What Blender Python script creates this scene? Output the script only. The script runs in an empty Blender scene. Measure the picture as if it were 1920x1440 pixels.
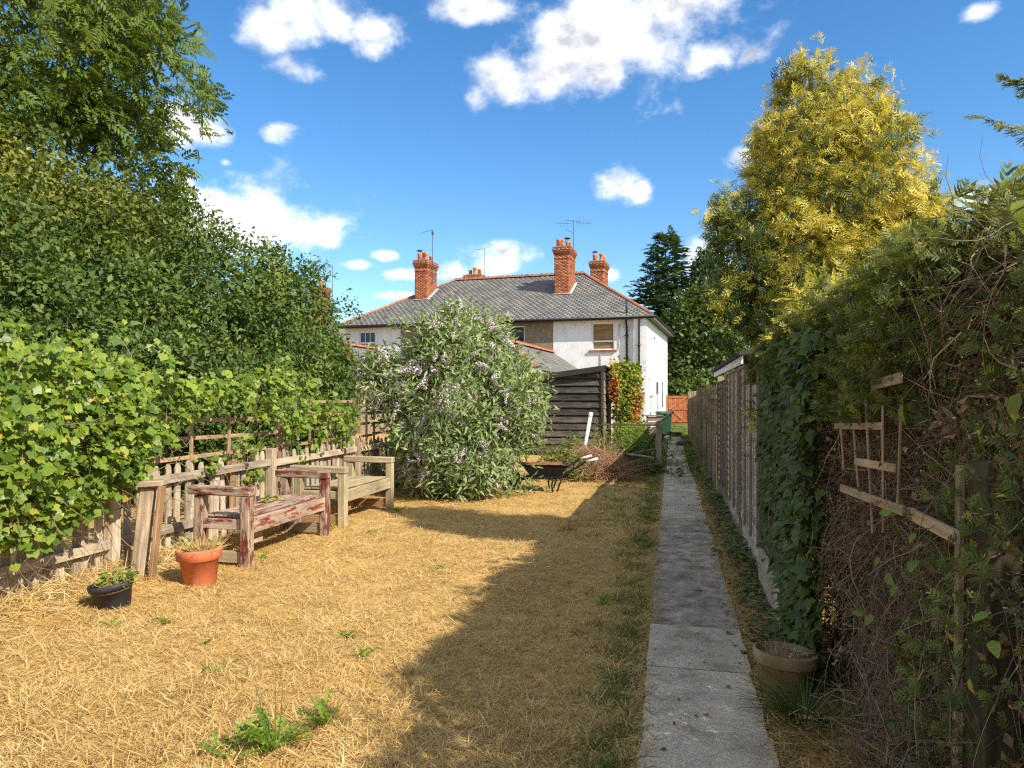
import bpy, bmesh, math, random
import numpy as np
from mathutils import Matrix, Vector

random.seed(7)
C = bpy.context.scene.collection
SC = bpy.context.scene
R = math.radians

# ------------------------------------------------------------------ camera, sky, sun, exposure
YAW = R(12.4)
CY, SY = math.cos(YAW), math.sin(YAW)
F = 1350.0
cam_d = bpy.data.cameras.new('camera')
cam = bpy.data.objects.new('camera', cam_d)
C.objects.link(cam)
cam.location = (0, 0, 1.6)
cam.rotation_euler = (R(90), 0, YAW)
cam_d.sensor_width = 36.0
cam_d.lens = 36.0 * F / 1920.0
cam_d.shift_y = 28.0 / 1920.0
cam_d.clip_start = 0.05
cam_d.clip_end = 2000
SC.camera = cam

SUN_EL = R(39.5)
SUN_AZ = R(117.0)            # clockwise from +Y (the path runs along +Y)
sd = bpy.data.lights.new('sun', 'SUN')
sd.energy = 3.6
sd.angle = R(0.53)
sd.color = (1.0, 0.93, 0.82)
sun = bpy.data.objects.new('sun', sd)
C.objects.link(sun)
sun_dir = Vector((math.sin(SUN_AZ) * math.cos(SUN_EL), math.cos(SUN_AZ) * math.cos(SUN_EL), math.sin(SUN_EL)))
sun.rotation_euler = sun_dir.to_track_quat('Z', 'Y').to_euler()
sun.location = (8, -6, 12)

SC.view_settings.view_transform = 'Standard'
SC.view_settings.look = 'None'
SC.view_settings.gamma = 1.0
SC.view_settings.use_curve_mapping = False
SC.view_settings.exposure = 1.02
SC.cycles.use_denoising = False
SC.cycles.filter_width = 1.25
SC.cycles.max_bounces = 6
SC.cycles.transparent_max_bounces = 4


def world():
    w = bpy.data.worlds.new('World')
    SC.world = w
    w.use_nodes = True
    nt = w.node_tree
    nt.nodes.clear()
    N, L = nt.nodes.new, nt.links.new
    out = N('ShaderNodeOutputWorld')
    bg = N('ShaderNodeBackground')
    bg.inputs[1].default_value = 0.1
    L(bg.outputs[0], out.inputs[0])
    sky = N('ShaderNodeTexSky')
    sky.sky_type = 'NISHITA'
    sky.sun_disc = False
    sky.sun_elevation = SUN_EL
    sky.sun_rotation = SUN_AZ
    sky.altitude = 200
    sky.air_density = 1.0
    sky.dust_density = 0.35
    sky.ozone_density = 2.2
    hs = N('ShaderNodeHueSaturation')
    hs.inputs['Saturation'].default_value = SKY_SAT
    hs.inputs['Value'].default_value = SKY_VAL
    L(sky.outputs[0], hs.inputs['Color'])
    tc = N('ShaderNodeTexCoord')
    sep = N('ShaderNodeSeparateXYZ')
    L(tc.outputs['Generated'], sep.inputs[0])
    az = N('ShaderNodeMath'); az.operation = 'ARCTAN2'
    L(sep.outputs[0], az.inputs[0]); L(sep.outputs[1], az.inputs[1])
    el = N('ShaderNodeMath'); el.operation = 'ARCSINE'
    L(sep.outputs[2], el.inputs[0])
    cmb = N('ShaderNodeCombineXYZ')
    L(az.outputs[0], cmb.inputs[0]); L(el.outputs[0], cmb.inputs[1])

    # the billows: fractal noise on the direction sphere
    def noise(scale, detail, rough, off=(0, 0, 0), stretch=1.35):
        mp = N('ShaderNodeMapping')
        mp.inputs['Location'].default_value = off
        mp.inputs['Scale'].default_value = (1, 1, stretch)
        L(tc.outputs['Generated'], mp.inputs['Vector'])
        n = N('ShaderNodeTexNoise')
        n.inputs['Scale'].default_value = scale
        n.inputs['Detail'].default_value = detail
        n.inputs['Roughness'].default_value = rough
        L(mp.outputs[0], n.inputs['Vector'])
        return n.outputs[0]

    def math2(op, a, b, clamp=False):
        m = N('ShaderNodeMath'); m.operation = op; m.use_clamp = clamp
        for i, v in enumerate((a, b)):
            if isinstance(v, (int, float)):
                m.inputs[i].default_value = v
            else:
                L(v, m.inputs[i])
        return m.outputs[0]

    n1 = noise(9.0, 8.0, 0.56)
    sl = sun_dir * 0.02
    n2 = noise(9.0, 8.0, 0.56, (sl.x, sl.y, sl.z))
    best = None
    for (a, e, ra, re_, thin) in CLOUDS:
        v = N('ShaderNodeVectorMath'); v.operation = 'MULTIPLY_ADD'
        L(cmb.outputs[0], v.inputs[0])
        v.inputs[1].default_value = (1 / R(ra), 1 / R(re_), 0)
        v.inputs[2].default_value = (-a / ra, -e / re_, thin)
        ln = N('ShaderNodeVectorMath'); ln.operation = 'LENGTH'
        L(v.outputs[0], ln.inputs[0])
        if best is None:
            best = ln.outputs['Value']
        else:
            m = N('ShaderNodeMath'); m.operation = 'SMOOTH_MIN'
            L(best, m.inputs[0]); L(ln.outputs['Value'], m.inputs[1])
            m.inputs[2].default_value = 0.18
            best = m.outputs[0]
    d = math2('SUBTRACT', 1.22, best)
    # denser clouds added overhead and outside the view, to brighten the shade
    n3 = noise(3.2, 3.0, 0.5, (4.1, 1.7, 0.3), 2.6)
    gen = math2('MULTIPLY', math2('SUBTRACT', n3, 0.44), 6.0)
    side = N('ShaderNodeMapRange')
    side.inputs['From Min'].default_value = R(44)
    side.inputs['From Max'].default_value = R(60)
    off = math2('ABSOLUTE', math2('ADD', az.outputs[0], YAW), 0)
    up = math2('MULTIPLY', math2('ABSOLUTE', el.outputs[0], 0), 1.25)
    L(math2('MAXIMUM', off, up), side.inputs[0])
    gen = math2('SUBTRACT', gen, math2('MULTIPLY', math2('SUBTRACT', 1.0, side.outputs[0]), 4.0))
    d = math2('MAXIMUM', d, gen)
    d = math2('ADD', d, math2('MULTIPLY', math2('SUBTRACT', n1, 0.5), 3.0))
    n4 = noise(42.0, 6.0, 0.65)
    d = math2('ADD', d, math2('MULTIPLY', math2('SUBTRACT', n4, 0.5), 0.75))
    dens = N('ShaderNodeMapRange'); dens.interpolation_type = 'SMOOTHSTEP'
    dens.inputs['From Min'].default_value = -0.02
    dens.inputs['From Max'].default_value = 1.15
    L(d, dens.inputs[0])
    lit = math2('ADD', math2('MULTIPLY', math2('SUBTRACT', n1, n2), 4.6), 0.70, True)
    core = N('ShaderNodeMapRange')
    core.inputs['From Min'].default_value = 0.5
    core.inputs['From Max'].default_value = 1.5
    core.inputs['To Max'].default_value = 0.62
    L(d, core.inputs[0])
    lit = math2('SUBTRACT', lit, core.outputs[0], True)
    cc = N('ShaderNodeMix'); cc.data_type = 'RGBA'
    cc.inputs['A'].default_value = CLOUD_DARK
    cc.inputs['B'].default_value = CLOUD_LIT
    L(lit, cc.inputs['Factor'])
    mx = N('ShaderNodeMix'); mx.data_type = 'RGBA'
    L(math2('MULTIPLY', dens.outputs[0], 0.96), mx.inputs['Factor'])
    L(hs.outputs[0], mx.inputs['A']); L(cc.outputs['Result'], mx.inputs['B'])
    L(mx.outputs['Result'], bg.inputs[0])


SKY_SAT = 1.30
SKY_VAL = 1.05
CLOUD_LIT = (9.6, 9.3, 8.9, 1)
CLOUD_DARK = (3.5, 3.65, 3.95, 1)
# azimuth, elevation, half width, half height in degrees, thinness
CLOUDS = [
    (-3.14, 26.70, 7.20, 3.51, 0.00),
    (-8.59, 24.20, 3.59, 1.94, 0.00),
    (-13.25, 23.89, 3.05, 1.60, 0.00),
    (-15.37, 22.61, 1.44, 1.30, 0.00),
    (2.93, 24.67, 3.75, 1.52, 0.00),
    (5.84, 24.34, 1.38, 0.94, 0.00),
    (-0.28, 28.45, 6.07, 2.57, 0.00),
    (-5.64, 23.92, 2.93, 1.58, 0.00),
    (-8.16, 26.94, 2.53, 2.02, 0.00),
    (-26.54, 26.96, 5.57, 1.70, 0.35),
    (-29.10, 23.68, 2.02, 0.95, 0.20),
    (-23.30, 26.75, 2.86, 1.20, 0.20),
    (-31.22, 26.08, 3.42, 1.94, 0.60),
    (-14.94, 28.48, 5.07, 0.98, 0.15),
    (-23.71, 25.55, 2.04, 1.02, 0.50),
    (-36.19, 19.00, 2.91, 1.25, 0.25),
    (-30.76, 19.40, 1.53, 0.79, 0.35),
    (-37.42, 19.69, 1.39, 0.89, 0.30),
    (-31.97, 13.30, 6.90, 2.60, 0.00),
    (-31.22, 15.30, 3.60, 2.10, 0.00),
    (-27.73, 12.41, 2.96, 1.33, 0.00),
    (-34.93, 13.95, 2.53, 1.66, 0.00),
    (-36.89, 15.20, 1.05, 0.86, 0.30),
    (-13.67, 10.73, 3.64, 1.47, 0.00),
    (-16.64, 10.18, 2.11, 0.98, 0.20),
    (-13.25, 11.63, 2.12, 0.98, 0.00),
    (-3.77, 16.44, 2.40, 1.54, 0.10),
    (-2.32, 15.99, 1.23, 1.16, 0.10),
    (-4.39, 9.78, 1.08, 0.61, 0.20),
    (-22.69, 11.13, 0.99, 0.44, 0.40),
    (-34.02, 16.97, 0.66, 0.36, 0.40),
    (-24.73, 10.38, 1.38, 0.44, 0.40),
    (-21.86, 8.03, 1.86, 0.37, 0.45),
    (-20.41, 9.70, 1.66, 0.45, 0.50),
    (2.53, 10.07, 1.98, 1.67, 0.10),
    (5.27, 17.55, 1.16, 0.92, 0.30),
    (20.40, 13.07, 1.50, 1.08, 0.20),
    (20.85, 24.27, 1.42, 0.71, 0.30),
]
world()

# ------------------------------------------------------------------ helpers
WM = {}


def at(px, py, D):
    """the point that lies D metres ahead of the camera on the sight line through a photo pixel"""
    xc = (px - 960.0) / F * D
    return Vector((xc * CY - D * SY, xc * SY + D * CY, 1.6 + (748.0 - py) / F * D))


def tag(o, label=None, cat=None, group=None, kind=None):
    if label: o['label'] = label
    if cat: o['category'] = cat
    if group: o['group'] = group
    if kind: o['kind'] = kind
    return o


def thing(name, label, cat, loc=(0, 0, 0), group=None, M=None):
    o = bpy.data.objects.new(name, None)
    C.objects.link(o)
    M = M if M is not None else Matrix.Translation(loc)
    o.matrix_basis = M
    o.empty_display_size = 0.1
    WM[o] = M.copy()
    return tag(o, label, cat, group)


def add(name, me, parent=None, M=None, local=False, kind=None):
    """link a mesh as one object; M is a world matrix (or local to the parent)"""
    o = bpy.data.objects.new(name, me)
    C.objects.link(o)
    M = M if M is not None else Matrix()
    if parent is not None:
        o.parent = parent
        B = M if local else WM[parent].inverted() @ M
        o.matrix_basis = B
        WM[o] = WM[parent] @ B
    else:
        o.matrix_basis = M
        WM[o] = M.copy()
    if kind: o['kind'] = kind
    return o


def mesh_of(bm, name, mat, smooth=False):
    me = bpy.data.meshes.new(name)
    bm.to_mesh(me)
    bm.free()
    if mat: me.materials.append(mat)
    if smooth:
        me.polygons.foreach_set('use_smooth', [True] * len(me.polygons))
    return me


def arr_mesh(name, V, T, mat, var=None, smooth=False):
    """mesh from numpy triangles (or quads), with a per-vertex tint value"""
    V = np.asarray(V, dtype=np.float32); T = np.asarray(T, dtype=np.int32)
    me = bpy.data.meshes.new(name)
    k = T.shape[1]
    me.vertices.add(len(V)); me.vertices.foreach_set('co', V.ravel())
    me.loops.add(T.size); me.loops.foreach_set('vertex_index', T.ravel())
    me.polygons.add(len(T))
    me.polygons.foreach_set('loop_start', np.arange(0, T.size, k, dtype=np.int32))
    me.polygons.foreach_set('loop_total', np.full(len(T), k, dtype=np.int32))
    if smooth: me.polygons.foreach_set('use_smooth', np.ones(len(T), dtype=bool))
    me.update(calc_edges=True)
    if var is not None:
        a = me.attributes.new('var', 'FLOAT', 'POINT')
        a.data.foreach_set('value', np.asarray(var, dtype=np.float32))
    if mat: me.materials.append(mat)
    return me


def bx(bm, x0, x1, y0, y1, z0, z1, M=None):
    vs = [bm.verts.new((x, y, z)) for x in (x0, x1) for y in (y0, y1) for z in (z0, z1)]
    if M is not None:
        for v in vs: v.co = M @ v.co
    for f in ((0, 1, 3, 2), (4, 6, 7, 5), (0, 4, 5, 1), (2, 3, 7, 6), (0, 2, 6, 4), (1, 5, 7, 3)):
        bm.faces.new([vs[i] for i in f])
    return vs


BOXC = {}


def box_mesh(L, w, h, mat, ch=0.0):
    key = (round(L, 3), round(w, 3), round(h, 3), mat.name, ch)
    if key not in BOXC:
        bm = bmesh.new()
        bx(bm, -L / 2, L / 2, -w / 2, w / 2, -h / 2, h / 2)
        if ch:
            bmesh.ops.bevel(bm, geom=bm.edges[:], offset=ch, segments=1, affect='EDGES')
        BOXC[key] = mesh_of(bm, 'timber', mat)
    return BOXC[key]


def frame(p0, p1, up=(0, 0, 1)):
    p0, p1 = Vector(p0), Vector(p1)
    x = (p1 - p0).normalized()
    up = Vector(up)
    if abs(x.dot(up)) > 0.98: up = Vector((0, 1, 0))
    y = up.cross(x).normalized()
    z = x.cross(y)
    M = Matrix((x, y, z)).transposed().to_4x4()
    M.translation = (p0 + p1) / 2
    return M, (p1 - p0).length


def beam(name, p0, p1, w, h, mat, parent, up=(0, 0, 1), ch=0.0, q=0.01):
    """a straight timber from p0 to p1, w across and h along up"""
    M, L = frame(p0, p1, up)
    return add(name, box_mesh(round(L / q) * q, w, h, mat, ch), parent, M)


def tube_arr(pts, rad, sides=6):
    """vertices and quads of a tube along points"""
    pts = [Vector(p) for p in pts]
    if not hasattr(rad, '__len__'): rad = [rad] * len(pts)
    V, T = [], []
    prev = None
    for i, p in enumerate(pts):
        d = (pts[min(i + 1, len(pts) - 1)] - pts[max(i - 1, 0)]).normalized()
        a = prev if prev is not None else (Vector((0, 0, 1)) if abs(d.z) < 0.9 else Vector((1, 0, 0)))
        u = (a - d * a.dot(d)).normalized()
        prev = u
        v = d.cross(u)
        for k in range(sides):
            t = 2 * math.pi * k / sides
            V.append(p + (u * math.cos(t) + v * math.sin(t)) * rad[i])
    for i in range(len(pts) - 1):
        for k in range(sides):
            a, b = i * sides + k, i * sides + (k + 1) % sides
            T.append((a, b, b + sides, a + sides))
    c0, c1 = len(V), len(V) + 1
    V.append(pts[0]); V.append(pts[-1])
    e = (len(pts) - 1) * sides
    for k in range(0, sides, 1):
        n = (k + 1) % sides
        T.append((c0, n, k, k)); T.append((c1, e + k, e + n, e + n))
    return V, T


def tube_mesh(name, pts, rad, mat, sides=8, smooth=True):
    bm = bmesh.new()
    tube_bm(bm, pts, rad, sides)
    return mesh_of(bm, name, mat, smooth)


def tube_bm(bm, pts, rad, sides=8):
    V, T = tube_arr(pts, rad, sides)
    vs = [bm.verts.new(v) for v in V]
    for t in T:
        ids = list(dict.fromkeys(t))
        bm.faces.new([vs[i] for i in ids])


def lathe_mesh(name, prof, mat, seg=28, smooth=True, wob=0.0):
    bm = bmesh.new()
    rings = []
    for (r, z) in prof:
        ring = []
        for k in range(seg):
            t = 2 * math.pi * k / seg
            rr = r * (1 + wob * math.sin(3 * t + z * 20))
            ring.append(bm.verts.new((rr * math.cos(t), rr * math.sin(t), z)))
        rings.append(ring)
    for a, b in zip(rings[:-1], rings[1:]):
        for k in range(seg):
            bm.faces.new((a[k], a[(k + 1) % seg], b[(k + 1) % seg], b[k]))
    if prof[0][0] > 1e-4: bm.faces.new(rings[0][::-1])
    if prof[-1][0] > 1e-4: bm.faces.new(rings[-1])
    return mesh_of(bm, name, mat, smooth)


# ------------------------------------------------------------------ materials
def new_mat(name):
    m = bpy.data.materials.new(name)
    m.use_nodes = True
    nt = m.node_tree
    nt.nodes.clear()
    out = nt.nodes.new('ShaderNodeOutputMaterial')
    p = nt.nodes.new('ShaderNodeBsdfPrincipled')
    nt.links.new(p.outputs[0], out.inputs[0])
    p.inputs['Specular IOR Level'].default_value = 0.3
    return m, nt, p, out


def ramp(nt, stops, fac, mode='LINEAR'):
    r = nt.nodes.new('ShaderNodeValToRGB')
    r.color_ramp.interpolation = mode
    e = r.color_ramp.elements
    while len(e) < len(stops): e.new(0.5)
    for i, (p, c) in enumerate(stops):
        e[i].position = p
        e[i].color = (*c, 1)
    nt.links.new(fac, r.inputs[0])
    return r.outputs[0]


def texnoise(nt, scale, detail=4, rough=0.55, coord='Object', stretch=(1, 1, 1), rnd=False):
    tc = nt.nodes.new('ShaderNodeTexCoord')
    mp = nt.nodes.new('ShaderNodeMapping')
    mp.inputs['Scale'].default_value = stretch
    nt.links.new(tc.outputs[coord], mp.inputs[0])
    v = mp.outputs[0]
    if rnd:
        oi = nt.nodes.new('ShaderNodeObjectInfo')
        vm = nt.nodes.new('ShaderNodeVectorMath'); vm.operation = 'MULTIPLY_ADD'
        nt.links.new(oi.outputs['Random'], vm.inputs[0])
        vm.inputs[1].default_value = (37, 91, 53)
        nt.links.new(v, vm.inputs[2])
        v = vm.outputs[0]
    n = nt.nodes.new('ShaderNodeTexNoise')
    n.inputs['Scale'].default_value = scale
    n.inputs['Detail'].default_value = detail
    n.inputs['Roughness'].default_value = rough
    nt.links.new(v, n.inputs['Vector'])
    return n.outputs[0]


def bump(nt, p, h, strength, dist):
    b = nt.nodes.new('ShaderNodeBump')
    b.inputs['Strength'].default_value = strength
    b.inputs['Distance'].default_value = dist
    nt.links.new(h, b.inputs['Height'])
    nt.links.new(b.outputs[0], p.inputs['Normal'])


def mixc(nt, a, b, fac, mode='MIX'):
    m = nt.nodes.new('ShaderNodeMix'); m.data_type = 'RGBA'; m.blend_type = mode
    for k, v in (('A', a), ('B', b), ('Factor', fac)):
        i = m.inputs[k]
        if isinstance(v, tuple): i.default_value = (*v, 1)
        elif isinstance(v, (int, float)): i.default_value = v
        else: nt.links.new(v, i)
    return m.outputs['Result']


def mat_noise(name, stops, scale=5, detail=5, rough=0.85, bmp=0.4, bscale=60, bdist=0.01, rnd=False, rndamp=0.0, spec=0.3, stretch=(1, 1, 1), metal=0.0):
    m, nt, p, _ = new_mat(name)
    n = texnoise(nt, scale, detail, 0.6, stretch=stretch, rnd=rnd)
    c = ramp(nt, stops, n)
    if rndamp:
        oi = nt.nodes.new('ShaderNodeObjectInfo')
        v = ramp(nt, [(0, (1 - rndamp,) * 3), (1, (1 + rndamp,) * 3)], oi.outputs['Random'])
        c = mixc(nt, c, v, 1.0, 'MULTIPLY')
    nt.links.new(c, p.inputs['Base Color'])
    p.inputs['Roughness'].default_value = rough
    p.inputs['Specular IOR Level'].default_value = spec
    p.inputs['Metallic'].default_value = metal
    if bmp:
        bump(nt, p, texnoise(nt, bscale, 4, 0.6, rnd=rnd, stretch=stretch), bmp, bdist)
    return m


def mat_wood(name, dark, light, paint=None, cover=0.5, rndamp=0.25, grain=9, moss=None):
    """weathered timber, grain along the local X of the piece; paint that peels in patches"""
    m, nt, p, _ = new_mat(name)
    g = texnoise(nt, grain, 6, 0.65, stretch=(0.35, 5, 5), rnd=True)
    c = ramp(nt, [(0.3, dark), (0.52, tuple((a + b) / 2 for a, b in zip(dark, light))), (0.7, light)], g)
    big = texnoise(nt, 2.2, 4, 0.6, rnd=True)
    c = mixc(nt, c, ramp(nt, [(0.3, (0.62, 0.6, 0.58)), (0.7, (1.15, 1.12, 1.08))], big), 1.0, 'MULTIPLY')
    oi = nt.nodes.new('ShaderNodeObjectInfo')
    v = ramp(nt, [(0, (1 - rndamp, 1 - rndamp, 1 - rndamp)), (1, (1 + rndamp, 1 + rndamp * 0.9, 1 + rndamp * 0.7))], oi.outputs['Random'])
    c = mixc(nt, c, v, 1.0, 'MULTIPLY')
    if moss:
        f = ramp(nt, [(0.5, (0, 0, 0)), (0.66, (0.75,) * 3)], texnoise(nt, 3.5, 5, 0.65, rnd=True))
        c = mixc(nt, c, moss, f)
    h = g
    if paint:
        f1 = texnoise(nt, 11, 8, 0.72, stretch=(0.35, 1.5, 1.5), rnd=True)
        lo = 0.62 - 0.28 * cover
        f = ramp(nt, [(lo, (0, 0, 0)), (lo + 0.05, (1, 1, 1))], f1)
        pc = ramp(nt, [(0.3, tuple(a * 0.6 for a in paint)), (0.7, tuple(min(1, a * 1.25) for a in paint))], texnoise(nt, 14, 4, 0.6, rnd=True))
        c = mixc(nt, c, pc, f)
    nt.links.new(c, p.inputs['Base Color'])
    p.inputs['Roughness'].default_value = 0.88
    p.inputs['Specular IOR Level'].default_value = 0.2
    bump(nt, p, h, 0.6, 0.006)
    return m


def mat_leaf(name, stops, trans=0.35, rough=0.45, spec=0.35, tint=(1.25, 1.2, 0.5)):
    m, nt, p, out = new_mat(name)
    a = nt.nodes.new('ShaderNodeAttribute')
    a.attribute_name = 'var'
    c = ramp(nt, stops, a.outputs['Fac'])
    nt.links.new(c, p.inputs['Base Color'])
    p.inputs['Roughness'].default_value = rough
    p.inputs['Specular IOR Level'].default_value = spec
    if trans:
        t = nt.nodes.new('ShaderNodeBsdfTranslucent')
        nt.links.new(mixc(nt, c, tint, 1.0, 'MULTIPLY'), t.inputs[0])
        mx = nt.nodes.new('ShaderNodeMixShader')
        mx.inputs[0].default_value = trans
        nt.links.new(p.outputs[0], mx.inputs[1]); nt.links.new(t.outputs[0], mx.inputs[2])
        nt.links.new(mx.outputs[0], out.inputs[0])
    return m


def mat_plain(name, col, rough=0.6, spec=0.4, metal=0.0):
    m, nt, p, _ = new_mat(name)
    n = texnoise(nt, 8, 4, 0.6)
    c = ramp(nt, [(0.3, tuple(a * 0.8 for a in col)), (0.7, tuple(min(1, a * 1.15) for a in col))], n)
    nt.links.new(c, p.inputs['Base Color'])
    p.inputs['Roughness'].default_value = rough
    p.inputs['Specular IOR Level'].default_value = spec
    p.inputs['Metallic'].default_value = metal
    return m


# ------------------------------------------------------------------ foliage kit
def unit(v):
    return v / np.maximum(np.linalg.norm(v, axis=1, keepdims=True), 1e-9)


def tri_list(*t):
    return np.array(t, dtype=np.int32)


def t_leaf(w=0.5, fold=0.12, droop=0.1):
    V = np.array([(0, 0, 0), (w / 2, .42, fold), (0, 1, -droop), (-w / 2, .42, fold)])
    return V, tri_list((0, 1, 2), (0, 2, 3)), np.array([0, 0, .06, 0])


def t_oval(w=0.5, fold=0.1, droop=0.15):
    V = np.array([(0, 0, 0), (w * .42, .25, fold), (w * .38, .65, fold * .6), (0, 1, -droop), (-w * .38, .65, fold * .6), (-w * .42, .25, fold), (0, .5, .03)])
    return V, tri_list((0, 1, 6), (1, 2, 6), (2, 3, 6), (3, 4, 6), (4, 5, 6), (5, 0, 6)), np.array([-.05, 0, 0, .05, 0, 0, -.04])


def t_lobed(w=1.0, seed=0, lobes=5, deep=0.55):
    r = np.random.default_rng(seed)
    n = lobes * 2 + 1
    V = [(0, .12, .0)]
    for i in range(n):
        a = math.pi * (-0.86 + 1.72 * i / (n - 1))
        tip = i % 2 == 1
        rad = (0.56 if tip else 0.56 * deep + .06) * (1 + .12 * r.normal())
        if tip: rad *= 1.0 + .35 * math.cos(a)
        V.append((w * rad * math.sin(a), .35 + rad * math.cos(a), (.07 if not tip else -.10) + .03 * r.normal()))
    V = np.array(V)
    T = [(0, i, i + 1) for i in range(1, n)]
    return V, np.array(T), np.concatenate([[-.08], .05 * r.normal(size=n)])


def t_pinnate(pairs=4, w=0.36, ll=0.42):
    V, T, vv = [], [], []
    for i in range(pairs + 1):
        for s in ((-1, 1) if i < pairs else (0,)):
            t0 = 0.18 + 0.82 * i / (pairs + .5)
            d = np.array((s * .82, .57, 0)) if s else np.array((0, 1., 0))
            n = np.array((d[1], -d[0], 0))
            b = np.array((0, t0, -.12 * t0 * t0))
            k = len(V)
            L = ll * (1 - .15 * abs(i / pairs - .5))
            V += [b, b + d * L * .45 + n * L * w / 2 + (0, 0, .03), b + d * L + (0, 0, -.10), b + d * L * .45 - n * L * w / 2 + (0, 0, .03)]
            T += [(k, k + 1, k + 2), (k, k + 2, k + 3)]
            vv += [0, 0, .05, 0]
    return np.array(V), np.array(T), np.array(vv)


def t_frond(n=8, wid=0.55, tip=0.5, blade=0.07, droop=0.25, seed=1, curl=.08):
    """a flat conifer spray: side branchlets that shorten towards the tip; tint rises to the tip"""
    r = np.random.default_rng(seed)
    V, T, vv = [], [], []
    for i in range(n):
        t = (i + .3) / n
        for s in (-1, 1):
            L = wid * (1 - t) ** .7 * (.75 + .5 * r.random()) + .10
            a = R(38 + 18 * r.random())
            d = np.array((s * math.sin(a), math.cos(a), curl * r.normal() - .1))
            nn = np.array((math.cos(a), -s * math.sin(a), .3 * r.normal()))
            b = np.array((0, t * .85, -droop * t * t))
            k = len(V)
            V += [b - nn * blade * .5, b + nn * blade * .5, b + d * L * .55 + nn * blade * .8, b + d * L]
            T += [(k, k + 1, k + 2), (k, k + 2, k + 3)]
            base = tip * (t - .5)
            vv += [base - .1, base - .1, base + .08, base + .22]
    k = len(V)
    V += [(-.02, 0, 0), (.02, 0, 0), (0, 1, -droop)]
    T += [(k, k + 1, k + 2)]
    vv += [-.1, -.1, tip * .6]
    return np.array(V), np.array(T), np.array(vv)


def t_blade(w=0.035, bend=0.25):
    V = np.array([(-w / 2, 0, 0), (w / 2, 0, 0), (w * .4, .55, bend * .35), (-w * .4, .55, bend * .35), (0, 1, bend)])
    return V, tri_list((0, 1, 2), (0, 2, 3), (3, 2, 4)), np.array([-.1, -.1, 0, 0, .1])


def scatter(tm, P, T, N, size, var):
    """copies of a leaf template: P base points, T tip directions, N leaf normals"""
    V0, F0, vv = tm
    n, k = len(P), len(V0)
    T = unit(T)
    N = unit(N - T * np.sum(N * T, axis=1, keepdims=True))
    S = np.cross(T, N)
    size = np.broadcast_to(np.asarray(size, float), (n,))
    V = P[:, None, :] + size[:, None, None] * (V0[None, :, 0:1] * S[:, None] + V0[None, :, 1:2] * T[:, None] + V0[None, :, 2:3] * N[:, None])
    Tt = (F0[None] + (np.arange(n) * k)[:, None, None]).reshape(-1, 3)
    return V.reshape(-1, 3), Tt, (var[:, None] + vv[None]).ravel()


def join(*parts):
    V, T, A, o = [], [], [], 0
    for v, t, a in parts:
        V.append(v); T.append(t + o); A.append(a); o += len(v)
    return np.concatenate(V), np.concatenate(T), np.concatenate(A)


def rnd_dirs(r, n):
    return unit(r.normal(size=(n, 3)))


EYE = np.array((0, 0, 1.6))


def lobe_clumps(r, lobes, n, inner=0.25, back=0.35, rough=0.18, zmin=0.1, outside=True):
    """clump centres over the skins of overlapping ellipsoid lobes, and their outward directions"""
    lob = np.array(lobes, float)          # cx cy cz rx ry rz
    area = (lob[:, 3] * lob[:, 4]) ** .8 + (lob[:, 3] * lob[:, 5]) ** .8 + (lob[:, 4] * lob[:, 5]) ** .8
    P, O = [], []
    got = 0
    while got < n:
        m = n * 3
        i = r.choice(len(lob), m, p=area / area.sum())
        d = rnd_dirs(r, m)
        c, q = lob[i, :3], lob[i, 3:]
        f = np.where(r.random(m) < inner, .45 + .4 * r.random(m), 1 + rough * r.normal(size=m))
        p = c + d * q * f[:, None]
        o = unit(d / q)
        keep = p[:, 2] > zmin
        facing = np.sum(o * unit(EYE - p), axis=1)
        keep &= (facing > -0.25) | (r.random(m) < back)
        if outside:
            for L in lob:
                rel = (p - L[:3]) / L[3:]
                inside = np.sum(rel * rel, axis=1) < .5
                keep &= ~(inside & (r.random(m) > inner))
        P.append(p[keep]); O.append(o[keep]); got += keep.sum()
    return np.concatenate(P)[:n], np.concatenate(O)[:n]


def clump_leaves(r, P, O, per, rad, flat=0.6, out=0.7, droop=0.3, spread=0.8, nup=0.8, no=0.5, nr=0.6):
    """leaves gathered round each clump centre"""
    n = len(P) * per
    c = np.repeat(P, per, 0); o = np.repeat(O, per, 0)
    g = r.normal(size=(n, 3)) * rad
    g -= o * np.sum(g * o, axis=1, keepdims=True) * (1 - flat)
    p = c + g
    t = o * out + rnd_dirs(r, n) * spread + np.array((0, 0, -droop))
    nn = o * no + np.array((0, 0, nup)) + rnd_dirs(r, n) * nr
    cl = np.repeat(r.normal(size=len(P)), per)
    return p, t, nn, cl


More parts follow.
